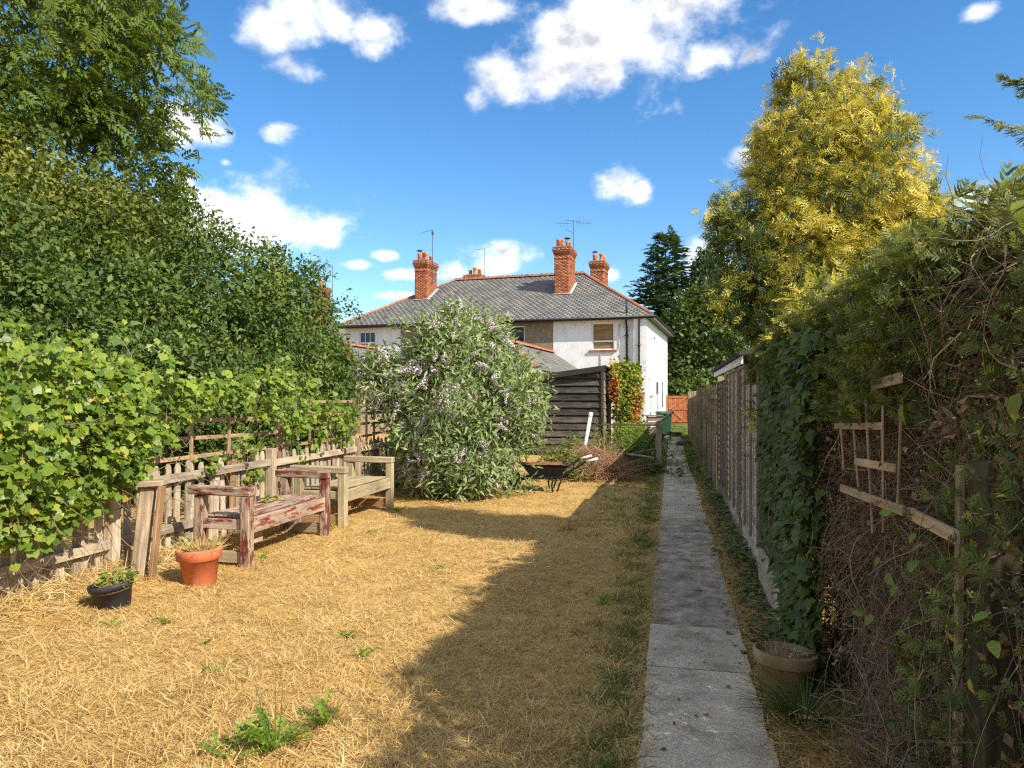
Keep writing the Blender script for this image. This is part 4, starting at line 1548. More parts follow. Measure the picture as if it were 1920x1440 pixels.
# ------------------------------------------------------------------ wheelbarrow
def wheelbarrow():
    ang = YAW + R(4)
    M = Matrix.Translation((-2.13, 12.45, 0)) @ Matrix.Rotation(ang, 4, 'Z') @ Matrix.Scale(1.03, 4)
    w = thing('wheelbarrow', 'black steel wheelbarrow with rusty tray beside the flowering bush', 'wheelbarrow', M=M)
    # local X points to the handles
    def loft(rings, name, mat):
        bm = bmesh.new()
        rr = [[bm.verts.new(p) for p in ring] for ring in rings]
        n = len(rr[0])
        for a, b in zip(rr[:-1], rr[1:]):
            for k in range(n): bm.faces.new((a[k], a[(k + 1) % n], b[(k + 1) % n], b[k]))
        bm.faces.new(rr[0][::-1]); bm.faces.new(rr[-1])
        bmesh.ops.recalc_face_normals(bm, faces=bm.faces[:])
        return add(name, mesh_of(bm, name, mat), w, Matrix(), local=True)
    def ring(x0, x1, y, z, zr):
        return [(x0, -y * .9, z), (x1, -y, zr), (x1, y, zr), (x0, y * .9, z)]
    loft([ring(-.26, .20, .22, .245, .245), ring(-.44, .34, .31, .46, .44), ring(-.455, .355, .325, .462, .442), ], 'tray', STEEL)
    inner = bmesh.new()
    a = [inner.verts.new(p) for p in ring(-.41, .32, .29, .463, .443)]
    inner.faces.new(a)
    me = mesh_of(inner, 'load', RUST)
    bm = bmesh.new()
    v = [[bm.verts.new((-.41 + .73 * i / 8, -.28 + .56 * j / 6, .452 + .02 * math.sin(i * 2.1 + j) * (0 < i < 8) * (0 < j < 6) + .012 * (0 < i < 8) - .01 * i / 8)) for j in range(7)] for i in range(9)]
    for i in range(8):
        for j in range(6): bm.faces.new((v[i][j], v[i + 1][j], v[i + 1][j + 1], v[i][j + 1]))
    add('load', mesh_of(bm, 'load', RUST, True), w, Matrix(), local=True)
    bm = bmesh.new()
    for s in (-1, 1):
        tube_bm(bm, [(-.60, .05 * s, .17), (-.25, .20 * s, .23), (.22, .25 * s, .25), (.62, .30 * s, .50), (.66, .30 * s, .52)], .017, 8)
    add('frame', mesh_of(bm, 'frame', STEEL, True), w, Matrix(), local=True)
    for s in (-1, 1):
        add('handle', tube_mesh('handle', [(.64, .30 * s, .51), (.84, .305 * s, .56)], .022, GRIP, 10), w, Matrix(), local=True)
        add('leg', tube_mesh('leg', [(.10, .23 * s, .245), (.07, .23 * s, .10), (.09, .23 * s, .0)], .014, STEEL, 8), w, Matrix(), local=True)
        add('leg', tube_mesh('leg', [(.26, .25 * s, .27), (.20, .235 * s, .12), (.16, .23 * s, .0)], .014, STEEL, 8), w, Matrix(), local=True)
    bm = bmesh.new()
    for k in range(22):
        pass
    wl = lathe_mesh('wheel', [(.03, -.045), (.11, -.03), (.165, -.038), (.19, -.018), (.19, .018), (.165, .038), (.11, .03), (.03, .045)], RUBBER, 26)
    wm = add('wheel', wl, w, Matrix.Translation((-.60, 0, .185)) @ Matrix.Rotation(R(90), 4, 'X'), local=True)
    add('hub', lathe_mesh('hub', [(.10, -.034), (.10, .034)], RUST, 16), wm, Matrix(), local=True)


wheelbarrow()


# ------------------------------------------------------------------ post and rail, poles, bin, pots and gate at the far end
def far_things():
    p = thing('post_and_rail', 'thin pale rail on an upright wooden post at the left of the path', 'fence', (-.25, 16.1, 0))
    beam('post', (-.25, 16.1, -.05), (-.25, 16.12, 1.13), .13, .12, W_POST, p, (0, 1, 0), .008)
    a = at(1128, 796, 17.0); b = at(1232, 797, 16.0)
    beam('rail', a, (b.x, b.y - .08, b.z), .04, .04, W_SPLIT, p)
    beam('post', (a.x, a.y, 0), (a.x, a.y, a.z + .01), .05, .05, W_DARK, p, (0, 1, 0))
    beam('brace', at(1229, 797, 16.1), at(1262, 772, 18.4), .045, .05, W_SPLIT, p)
    lying = [((1174, 851, 15.6), (1226, 859, 15.4), 'pale pole lying across the weeds left of the post', W_SPLIT, .026),
             ((1166, 868, 15.2), (1204, 888, 15.0), 'dark green pole sloping down to the grass left of the post', W_DARK, .024),
             ((1190, 880, 15.3), (1238, 800, 16.4), 'long dark pole leaning steeply behind the wooden post', W_DARK, .026),
             ((1186, 850, 15.8), (1230, 842, 15.7), 'thin grey pole propped level behind the wooden post', W_GREY, .018)]
    for a, b, lab, m, rad in lying:
        a, b = at(*a), at(*b)
        t = add('pole', tube_mesh('pole', [a, a.lerp(b, .5) + Vector((0, 0, .004)), b], rad, m, 8))
        tag(t, lab, 'pole', 'poles lying about the wooden post')
    for i, (x, y) in enumerate(((1145, 833), (1160, 828))):
        a = at(x, y + 30, 15.9); b = at(x - 4 * (1 - i), y, 16.0)
        t = add('iron_stake', tube_mesh('stake', [(a.x, a.y, 0), b], .018, BLACKPAINT, 6))
        tag(t, ('black leaning stake standing in the heap of cut brush', 'black upright stake among the weeds behind the brush heap')[i], 'stake')
    # wooden planter box on legs
    c = at(1226, 800, 27.5); c.z = 0
    k = thing('wooden_box', 'weathered wooden box standing in front of the green bin', 'box', (c.x, c.y, 0))
    for z in (.25, .45, .65, .85):
        beam('plank', (c.x - .27, c.y - .3, z), (c.x + .27, c.y - .3, z), .025, .17, W_GREY, k)
        beam('plank', (c.x + .285, c.y - .3, z), (c.x + .285, c.y + .25, z), .025, .17, W_GREY, k)
    beam('lid', (c.x - .33, c.y - .02, .965), (c.x + .35, c.y - .02, .965), .66, .04, W_GREY, k)
    for sx in (-.25, .25):
        for sy in (-.27, .22):
            beam('leg', (c.x + sx, c.y + sy, 0), (c.x + sx, c.y + sy, .94), .05, .05, W_GREY, k, (0, 1, 0))
    # wheelie bin
    c = at(1245, 800, 31.5); c.z = 0
    M = Matrix.Translation(c) @ Matrix.Rotation(R(200), 4, 'Z')
    bn = thing('wheelie_bin', 'green wheelie bin with closed lid by the white house wall', 'bin', M=M)
    bm = bmesh.new()
    lo = [bm.verts.new(q) for q in ((-.21, -.24, .05), (.21, -.24, .05), (.21, .22, .05), (-.21, .22, .05))]
    hi = [bm.verts.new(q) for q in ((-.27, -.34, .98), (.27, -.34, .98), (.27, .30, .98), (-.27, .30, .98))]
    bm.faces.new(lo[::-1]); bm.faces.new(hi)
    for q in range(4): bm.faces.new((lo[q], lo[(q + 1) % 4], hi[(q + 1) % 4], hi[q]))
    bmesh.ops.bevel(bm, geom=bm.edges[:], offset=.025, segments=2, affect='EDGES')
    add('body', mesh_of(bm, 'bin_body', BINGREEN), bn, Matrix(), local=True)
    bm = bmesh.new()
    bx(bm, -.29, .29, -.38, .32, .985, 1.03); bx(bm, -.25, .25, -.3, .26, 1.031, 1.06)
    bx(bm, -.29, .29, .33, .38, .96, 1.0)
    add('lid', mesh_of(bm, 'bin_lid', mat_plain('bin_lid_green', (.05, .14, .065), .5)), bn, Matrix(), local=True)
    for s in (-.23, .23):
        add('wheel', lathe_mesh('bin_wheel', [(.02, -.025), (.10, -.025), (.10, .025), (.02, .025)], RUBBER, 16), bn, Matrix.Translation((s, .27, .10)) @ Matrix.Rotation(R(90), 4, 'Y'), local=True)
    # white pot, black trays, dark sack
    c = at(1251, 826, 27); c.z = .02
    t = add('white_pot', lathe_mesh('white_pot', [(.07, 0), (.10, .14), (.11, .18), (.10, .19), (.09, .15), (.001, .14)], WHITEPIPE, 18), None, Matrix.Translation(c) @ Matrix.Rotation(R(20), 4, 'X'))
    tag(t, 'small white pot lying on the far end of the path', 'plant pot')
    for i, (px, py, D, lab) in enumerate(((1245, 824, 28.3, 'black seed tray behind the small white pot'), (1264, 815, 30.2, 'black crate on the grass right of the green bin'))):
        c = at(px, py, D); c.z = .0
        bm = bmesh.new()
        bx(bm, -.26, .26, -.17, .17, .03, .05)
        bx(bm, -.28, .28, -.19, -.171, .03, .20); bx(bm, -.28, .28, .171, .19, .03, .20)
        bx(bm, -.28, -.261, -.17, .17, .03, .20); bx(bm, .261, .28, -.17, .17, .03, .20)
        tag(add('seed_tray' if i == 0 else 'crate', mesh_of(bm, 'tray', BLACKPLASTIC), None, Matrix.Translation(c) @ Matrix.Rotation(R(15 * i), 4, 'Z')), lab, 'tray' if i == 0 else 'crate')
    c = at(1282, 835, 24.5); c.z = 0
    bm = bmesh.new()
    bmesh.ops.create_icosphere(bm, subdivisions=3, radius=1)
    for v in bm.verts:
        n = 1 + .13 * math.sin(v.co.x * 7 + v.co.y * 5) * math.cos(v.co.z * 6)
        v.co = Vector((v.co.x * .27 * n, v.co.y * .2 * n, max(0, v.co.z * .13 * n + .07)))
    tag(add('rubbish_sack', mesh_of(bm, 'sack', BLACKPLASTIC, True), None, Matrix.Translation(c)), 'dark crumpled sack lying by the foot of the right fence', 'sack')
    # gate
    gx0, gx1, gy = -.12, 1.02, 45.3
    g = thing('garden_gate', 'orange stained wooden gate with cross braces beyond the end of the path', 'gate', ((gx0 + gx1) / 2, gy, 0))
    n = 9
    w = (gx1 - gx0) / n
    for k in range(n):
        x = gx0 + w * (k + .5)
        beam('board', (x, gy, .12), (x, gy, 1.80), .02, w - .012, W_ORANGE, g, (1, 0, 0))
    for z in (.24, .98, 1.72):
        beam('ledge', (gx0, gy - .03, z), (gx1, gy - .03, z), .035, .11, W_ORANGE, g)
    beam('brace', (gx0 + .05, gy - .05, .98), (gx1 - .1, gy - .05, 1.68), .03, .10, W_ORANGE, g)
    beam('brace', (gx0 + .25, gy - .05, .94), (gx1 - .2, gy - .05, .28), .03, .10, W_ORANGE, g)
    beam('post', (gx0 - .07, gy, 0), (gx0 - .07, gy, 1.86), .1, .1, W_ORANGE, g, (0, 1, 0))
    beam('post', (gx1 + .07, gy, 0), (gx1 + .07, gy, 1.86), .1, .1, W_ORANGE, g, (0, 1, 0))


far_things()


# ------------------------------------------------------------------ remains of a fence in the right hedge
def broken_fence():
    f = thing('broken_trellis', 'broken pale laths hanging in the dead brown twigs of the right hedge', 'trellis', (.8, 3.8, 0))
    def lath(a, b, w, h, m=W_SPLIT):
        d = lambda px: .80 / ((px - 960) / F * CY - SY)
        beam('lath', at(a[0], a[1], d(a[0])), at(b[0], b[1], d(b[0])), w, h, m, f, ch=.002)
    lath((1566, 799, 4.10), (1655, 799, 3.45), .012, .030)
    lath((1604, 865, 3.85), (1678, 878, 3.30), .012, .032)
    lath((1578, 915, 4.0), (1694, 958, 3.15), .014, .036)
    lath((1706, 962, 3.08), (1795, 1008, 2.60), .016, .040)
    lath((1635, 723, 3.7), (1690, 708, 3.3), .012, .04, W_GREY)
    for (a, b) in (((1573, 735, 4.15), (1582, 880, 4.0)), ((1595, 742, 3.98), (1610, 920, 3.78)), ((1623, 745, 3.75), (1636, 1000, 3.5)), ((1655, 760, 3.5), (1656, 1000, 3.35)), ((1690, 760, 3.3), (1683, 950, 3.2))):
        lath(a, b, .008, .014, W_TRELLIS)
    p = thing('fence_post', 'dark mossy fence post standing in the right hedge', 'post', (.92, 2.35, 0))
    beam('post', (.90, 2.32, -.05), (.92, 2.34, 1.42), .10, .13, W_DARK, p, (0, 1, 0), .008)
    beam('edge_strip', (.838, 2.40, 0), (.858, 2.42, 1.40), .02, .03, W_POST, p, (0, 1, 0), .003)


broken_fence()

# ------------------------------------------------------------------ plants
BARK = mat_noise('bark', [(0.3, (.06, .045, .032)), (0.7, (.17, .14, .105))], 6, 6, .95, 1.0, 26, .02, stretch=(1, 1, .3))
L_ASH = mat_leaf('ash_leaf', [(0, (.055, .095, .016)), (.5, (.125, .185, .030)), (1, (.25, .29, .055))], .40, .5, .2)
L_HAW = mat_leaf('hawthorn_leaf', [(0, (.05, .075, .012)), (.5, (.12, .155, .024)), (1, (.30, .29, .05))], .32)
L_HEDGE = mat_leaf('dark_shrub_leaf', [(0, (.042, .076, .018)), (.5, (.102, .160, .032)), (1, (.21, .26, .052))], .30, .5, .22)
L_VINE = mat_leaf('vine_leaf', [(0, (.085, .155, .016)), (.42, (.19, .28, .030)), (.78, (.34, .40, .05)), (.93, (.44, .40, .06)), (1, (.46, .30, .07))], .38, .42, .4)
L_BUD = mat_leaf('buddleia_leaf', [(0, (.12, .18, .060)), (.45, (.24, .325, .115)), (.8, (.41, .46, .22)), (1, (.50, .43, .25))], .32, .6, .3)
L_FLOWER = mat_leaf('lilac_flower', [(0, (.42, .28, .22)), (.35, (.68, .55, .56)), (.7, (.80, .69, .74)), (1, (.86, .80, .84))], .2, .8, .1, (1, 1, 1))
L_GOLD = mat_leaf('golden_conifer_spray', [(0, (.04, .08, .032)), (.33, (.11, .15, .04)), (.52, (.40, .39, .06)), (.8, (.66, .58, .085)), (1, (.72, .58, .15))], .30, .6, .25, (1.1, 1.05, .6))
L_YEW = mat_leaf('hedge_conifer_spray', [(0, (.05, .07, .022)), (.5, (.135, .165, .040)), (.85, (.25, .265, .06)), (1, (.36, .32, .08))], .30, .6, .25)
L_FIR = mat_leaf('dark_fir_spray', [(0, (.045, .085, .036)), (.5, (.085, .14, .052)), (1, (.16, .21, .07))], .15, .6, .25)
L_FAR = mat_leaf('far_tree_leaf', [(0, (.04, .07, .014)), (.5, (.085, .13, .024)), (1, (.15, .19, .036))], .3)
L_IVY = mat_leaf('ivy_leaf', [(0, (.036, .062, .017)), (.5, (.090, .135, .030)), (.9, (.17, .21, .048)), (1, (.22, .23, .07))], .22, .45, .25)
L_CREEPER = mat_leaf('creeper_leaf', [(0, (.08, .15, .018)), (.42, (.22, .31, .035)), (.6, (.42, .36, .05)), (.78, (.50, .20, .055)), (1, (.42, .08, .035))], .35)
L_TWIG = mat_leaf('dead_twig', [(0, (.10, .066, .042)), (.5, (.25, .17, .11)), (1, (.46, .34, .22))], 0, .9, .1)
L_STEM = mat_leaf('pale_stem', [(0, (.13, .095, .06)), (.5, (.27, .21, .14)), (1, (.42, .35, .24))], 0, .85, .1)
L_STRAW = mat_leaf('straw', [(0, (.30, .18, .062)), (.3, (.52, .345, .12)), (.6, (.69, .50, .20)), (.85, (.79, .64, .33)), (1, (.85, .75, .48))], .22, .75, .15, (1, .95, .8))
L_GRASS = mat_leaf('green_grass_blade', [(0, (.045, .085, .014)), (.5, (.10, .155, .025)), (1, (.23, .25, .06))], .35)
L_WEED = mat_leaf('weed_leaf', [(0, (.09, .16, .02)), (.5, (.18, .28, .035)), (1, (.32, .38, .06))], .38)
L_PILE = mat_leaf('cut_brush_twig', [(0, (.20, .10, .055)), (.5, (.40, .225, .125)), (1, (.58, .38, .23))], 0, .9, .1)
L_DEADLEAF = mat_leaf('dead_leaf', [(0, (.10, .06, .03)), (.5, (.24, .15, .075)), (1, (.38, .27, .14))], .2, .8, .1, (1, .9, .7))


def crown(parent, name, arr, mat, origin, kind='stuff'):
    V, T, A = arr
    o = np.array(origin)
    return add(name, arr_mesh(name, V - o, T, mat, np.clip(A, 0, 1)), parent, Matrix.Translation(origin), kind=kind)


def var_of(r, cl, n, base=.42, cs=.13, s=.13):
    return np.clip(base + cs * cl + s * r.normal(size=n), 0, 1)


def ash_tree():
    r = np.random.default_rng(31)
    base = Vector((-14.0, 11.4, 0))
    t = thing('ash_tree', 'big ash tree with drooping leaf sprays filling the upper left of the view', 'tree', base)
    lobes = [(-14.2, 11.4, 8.2, 4.6, 4.6, 4.2), (-11.9, 12.2, 6.4, 2.2, 2.4, 1.5), (-11.6, 11.0, 8.6, 1.9, 2.6, 1.4), (-12.0, 11.8, 10.6, 2.6, 2.8, 1.7), (-13.0, 9.0, 6.4, 2.4, 2.0, 1.9), (-11.7, 12.8, 4.9, 1.6, 2, 1.2)]
    lobes = [(a - .8, *b) for a, *b in lobes]
    P, O = lobe_clumps(r, lobes, 540, .26, .30, .16, 2.5)
    p, tt, nn, cl = clump_leaves(r, P, O, 28, .34, .5, .7, .4, .75, .3, .8)
    n = len(p)
    a = scatter(t_pinnate(4, .40, .44), p, tt, nn, .28 + .08 * r.random(n), var_of(r, cl, n, .5))
    # the ends of the outer boughs hang out to the right
    crown(t, 'crown', a, L_ASH, base)
    ch, lim = limb_set(r, base, (-14.2, 11.3, 9.5), .34, [tuple(P[i] * .93 + np.array((-14.2, 11.4, 8)) * .07) for i in r.choice(len(P), 26, False)], .5)
    add('trunk', limbs_mesh('trunk', [([Vector(q) - base for q in c], w) for c, w in ch], BARK), t, Matrix.Translation(base))
    add('limb', limbs_mesh('limb', [([Vector(q) - base for q in c], w) for c, w in lim], BARK), t, Matrix.Translation(base), kind='stuff')


ash_tree()


def hawthorn():
    r = np.random.default_rng(32)
    base = Vector((-11.2, 10.9, 0))
    t = thing('hawthorn_tree', 'hawthorn with small yellowish leaves below the ash and above the dark hedge', 'tree', base)
    lobes = [(-11.2, 10.8, 4.9, 2.0, 2.0, 1.0), (-10.5, 12.4, 4.6, 1.2, 1.6, .9), (-10.9, 9.2, 4.6, 1.8, 1.4, 1.1), (-9.9, 10.4, 4.2, 1.2, 1.5, .8)]
    lobes = [(a - .45, *b) for a, *b in lobes]
    P, O = lobe_clumps(r, lobes, 420, .2, .3, .14, 2.5)
    p, tt, nn, cl = clump_leaves(r, P, O, 75, .22, .75, .5, .25, .9, .4, .6, .7)
    n = len(p)
    a = scatter(t_leaf(.62, .1, .1), p, tt, nn, .085 + .03 * r.random(n), var_of(r, cl, n, .5, .2))
    crown(t, 'crown', a, L_HAW, base)
    ch, lim = limb_set(r, base, (-11.0, 10.9, 5), .15, [tuple(P[i]) for i in r.choice(len(P), 12, False)], .3)
    add('trunk', limbs_mesh('trunk', [([Vector(q) - base for q in c], w) for c, w in ch], BARK), t, Matrix.Translation(base))
    add('limb', limbs_mesh('limb', [([Vector(q) - base for q in c], w) for c, w in lim], BARK), t, Matrix.Translation(base), kind='stuff')


hawthorn()


def tall_hedge():
    r = np.random.default_rng(33)
    base = Vector((-8.7, 11.5, 0))
    t = thing('tall_hedge', 'tall dense dark green hedge behind the left picket fence', 'hedge', base)
    lobes = [(-9.5, 5.0, 2.0, 1.8, 2.2, 1.6), (-9.3, 8.2, 2.0, 1.7, 2.2, 1.9), (-9.0, 10.6, 2.2, 1.7, 2.0, 2.05), (-9.0, 12.8, 2.5, 1.7, 1.8, 2.35), (-8.9, 14.6, 2.4, 1.6, 1.7, 2.1), (-9.1, 16.0, 2.1, 1.3, 1.5, 2.0), (-8.95, 17.0, 1.6, .85, 1.0, 1.6), (-7.7, 12.5, 1.6, 1.2, 2.4, 1.3), (-8.6, 14.9, 1.3, .95, 1.5, 1.3), (-7.9, 9.0, 1.5, 1.2, 2.4, 1.3)]
    P, O = lobe_clumps(r, lobes, 1050, .20, .20, .16, .15)
    p, tt, nn, cl = clump_leaves(r, P, O, 100, .19, .62, .5, .25, .85, .5, .6, .6)
    k = p[:, 2] > .05
    p, tt, nn, cl = p[k], tt[k], nn[k], cl[k]
    n = len(p)
    a = scatter(t_leaf(.62, .1, .12), p, tt, nn, .07 + .065 * r.random(n) ** 1.4, var_of(r, cl, n, .46, .19))
    # the leaves of the shady inside, behind the outer clumps
    Pi, Oi = lobe_clumps(r, lobes, 11000, 1.0, .8, .1, .15, False)
    c = scatter(t_leaf(.7), Pi, rnd_dirs(r, 11000), rnd_dirs(r, 11000), .17 + .08 * r.random(11000), var_of(r, 0, 11000, .4))
    # loose shoots standing out against the sky
    P2, O2 = lobe_clumps(r, lobes, 160, 0, .2, .05, 2.6)
    k = O2[:, 2] > .35
    P2, O2 = P2[k], O2[k]
    sp, st, sn = [], [], []
    for q, o in zip(P2, O2):
        d = np.array((.4 * r.normal(), .4 * r.normal(), 1)); L = .3 + .35 * r.random()
        for i in range(9):
            sp.append(q + d * L * i / 9 + .02 * r.normal(size=3)); st.append(rnd_dirs(r, 1)[0] + (0, 0, .3)); sn.append(np.array((r.normal(), r.normal(), 1)))
    b = scatter(t_leaf(.62), np.array(sp), np.array(st), np.array(sn), .10, var_of(r, 0, len(sp), .5))
    crown(t, 'foliage', join(a, b, c), L_HEDGE, base)
    V, T, A = twig_arr(r, P[::4] - O[::4] * .9, O[::4] + (0, 0, .8), 1.0, .012, 4, .25, 0)
    crown(t, 'branch', (V, T, A), L_TWIG, base)


tall_hedge()


def piece_leaves(parent, name, tmpls, mats_var, mat, P, T, N, S, seed):
    """each leaf an object of its own, sharing a few meshes"""
    r = np.random.default_rng(seed)
    ms = []
    for i in range(len(tmpls) * mats_var):
        V, Fc, vv = tmpls[i % len(tmpls)]
        ms.append(arr_mesh(name, V, Fc, mat, np.clip(vv + .15 + .7 * (i / (len(tmpls) * mats_var - 1)), 0, 1)))
    for p, t, n, s in zip(P, T, N, S):
        y = Vector(t).normalized(); z = Vector(n); z = (z - y * z.dot(y)).normalized(); x = y.cross(z)
        M = Matrix((x * s, y * s, z * s)).transposed().to_4x4(); M.translation = Vector(p)
        add(name, ms[int(np.clip(r.normal() * .22 + .42, 0, .999) * len(ms))], parent, M)


def vine():
    r = np.random.default_rng(34)
    base = Vector((-4.95, 6.5, 0))
    t = thing('grape_vine', 'bright yellow green vine sprawling over the left picket fence and trellis', 'climbing plant', base)
    ys = np.array([3.0, 4.4, 5.0, 5.5, 5.9, 6.3, 6.8, 7.3, 7.9, 8.5, 9.1, 9.6, 10.2, 10.8])
    top = np.array([1.98, 1.98, 1.96, 1.92, 1.86, 1.78, 1.80, 1.84, 1.92, 1.95, 1.80, 1.62, 1.45, 1.2])
    bot = np.array([.55, .55, .62, .80, 1.12, 1.36, 1.60, 1.60, 1.34, 1.14, 1.20, 1.16, 1.2, 1.2])
    thick = np.array([.50, .50, .48, .40, .30, .26, .24, .24, .26, .26, .24, .22, .16, .1])
    P, O = [], []
    while len(P) < 9000:
        y = r.uniform(3.0, 10.7)
        if y > 5.6 and r.random() > .18: continue
        a, b, w = np.interp(y, ys, bot), np.interp(y, ys, top), np.interp(y, ys, thick)
        u = r.random()
        z = a + (b - a) * u + .05 * r.normal()
        gap = math.sin(y * 4.2 + z * 3.0) + math.sin(y * 7.7 - z * 6.1)
        if gap < (-.45 if y > 5.6 else -.95) and r.random() < .88: continue
        if y > 9.2 and r.random() < .7: continue
        ang = r.uniform(-.6, math.pi * .75)
        rad = math.sqrt(r.uniform(.25, 1.0)) * w * (.65 + .5 * math.sin(math.pi * u))
        P.append((FX + .06 + rad * math.cos(ang) , y, z + .12 * rad * math.sin(ang)))
        O.append((.9 * math.cos(ang) + .25, .0, .6 * math.sin(ang)))
    # shoots that climb above the mass
    for (y, z0, z1, lean) in ((5.55, 1.9, 2.36, .05), (5.0, 1.9, 2.15, .2), (6.15, 1.75, 2.16, .05), (6.22, 1.7, 2.10, 0), (8.5, 1.85, 2.24, .02), (8.35, 1.85, 2.15, 0), (4.6, 1.95, 2.25, -.1), (9.0, 1.75, 2.0, 0)):
        for i in range(26):
            u = r.random()
            P.append((FX + .05 + lean * u + .07 * r.normal(), y + .09 * r.normal() * (1.3 - u), z0 + (z1 - z0) * u)); O.append((.8, -.2, .3))
    # hanging tails over the fence
    for (y, z0, z1) in ((8.9, 1.2, .72), (9.35, 1.2, .82), (10.1, 1.1, .9), (7.6, 1.2, .9), (6.9, 1.0, .82), (7.75, .75, .62), (9.6, 1.3, .95)):
        for i in range(24):
            u = r.random()
            P.append((FX + .09 + .05 * r.normal(), y + .08 * r.normal(), z0 + (z1 - z0) * u)); O.append((.9, 0, .1))
    P = np.array(P); O = np.array(O)
    n = len(P)
    T = O * .5 + rnd_dirs(r, n) * .75 + np.array((.1, 0, -.55))
    N = O * .8 + rnd_dirs(r, n) * .55 + np.array((.25, -.15, .45))
    S = np.clip(.048 + .019 * r.normal(size=n), .02, .10)
    D = P @ np.array((-SY, CY, 0))
    vis = np.sum(N * unit(EYE - P), axis=1) > .1
    px = S / D * np.where(vis, 1, .5) * np.where(P[:, 0] > FX + .1, 1, .6)
    big = np.argsort(-px)[:300]
    m = np.zeros(n, bool); m[big] = True
    tm = [t_lobed(1.1, s, 5, .9) for s in (1, 2, 3)]
    piece_leaves(t, 'leaf', tm, 4, L_VINE, P[m], T[m], N[m], S[m] * 1.05, 1)
    rest = ~m
    idx = np.where(rest)[0]
    parts = []
    for k in range(3):
        j = idx[k::3]
        parts.append(scatter(tm[k], P[j], T[j], N[j], S[j], np.clip(.40 + .25 * r.normal(size=len(j)), 0, 1)))
    crown(t, 'foliage', join(*parts), L_VINE, base)
    # stems and tendrils
    k = r.choice(n, 240, False)
    V1 = twig_arr(r, P[k], rnd_dirs(r, 240) + np.array((0, .3, -.1)), .55, .004, 6, .45, .05)
    q = np.array([(FX + .08 + .08 * r.normal(), r.uniform(5.3, 7.6), r.uniform(.55, 1.25)) for _ in range(60)])
    V2 = twig_arr(r, q, rnd_dirs(r, 60) + np.array((0, .5, 0)), .7, .0035, 6, .5, .15)
    q = np.array([(FX + .14 + .05 * r.normal(), r.uniform(3.9, 5.4), r.uniform(.3, .9)) for _ in range(40)])
    V3 = twig_arr(r, q, rnd_dirs(r, 40) * .5 + np.array((.1, .1, -.9)), .6, .003, 6, .4, .1)
    crown(t, 'stem', join(V1, V2, V3), L_STEM, base)


vine()


def t_spike(seed):
    """a butterfly-bush flower spike: many small florets round a drooping axis"""
    r = np.random.default_rng(seed)
    V, T, A = [], [], []
    for i in range(34):
        u = (i + .5) / 34
        rad = .17 * (1 - u) ** .8 + .03
        a = i * 2.4
        c = np.array((rad * math.cos(a), u, rad * math.sin(a) - .32 * u * u))
        d = np.array((math.cos(a), .35, math.sin(a)))
        d /= np.linalg.norm(d)
        s1 = np.cross(d, (0, 1, 0)); s2 = np.cross(d, s1)
        q = .085 * (1.1 - .5 * u) * (.8 + .4 * r.random())
        k = len(V)
        V += [c + d * q * .7, c + s1 * q, c + s2 * q, c - s1 * q, c - s2 * q]
        T += [(k, k + 1, k + 2), (k, k + 2, k + 3), (k, k + 3, k + 4), (k, k + 4, k + 1)]
        A += [.08 + .06 * r.normal()] + [.06 * r.normal()] * 4
    return np.array(V), np.array(T), np.array(A)


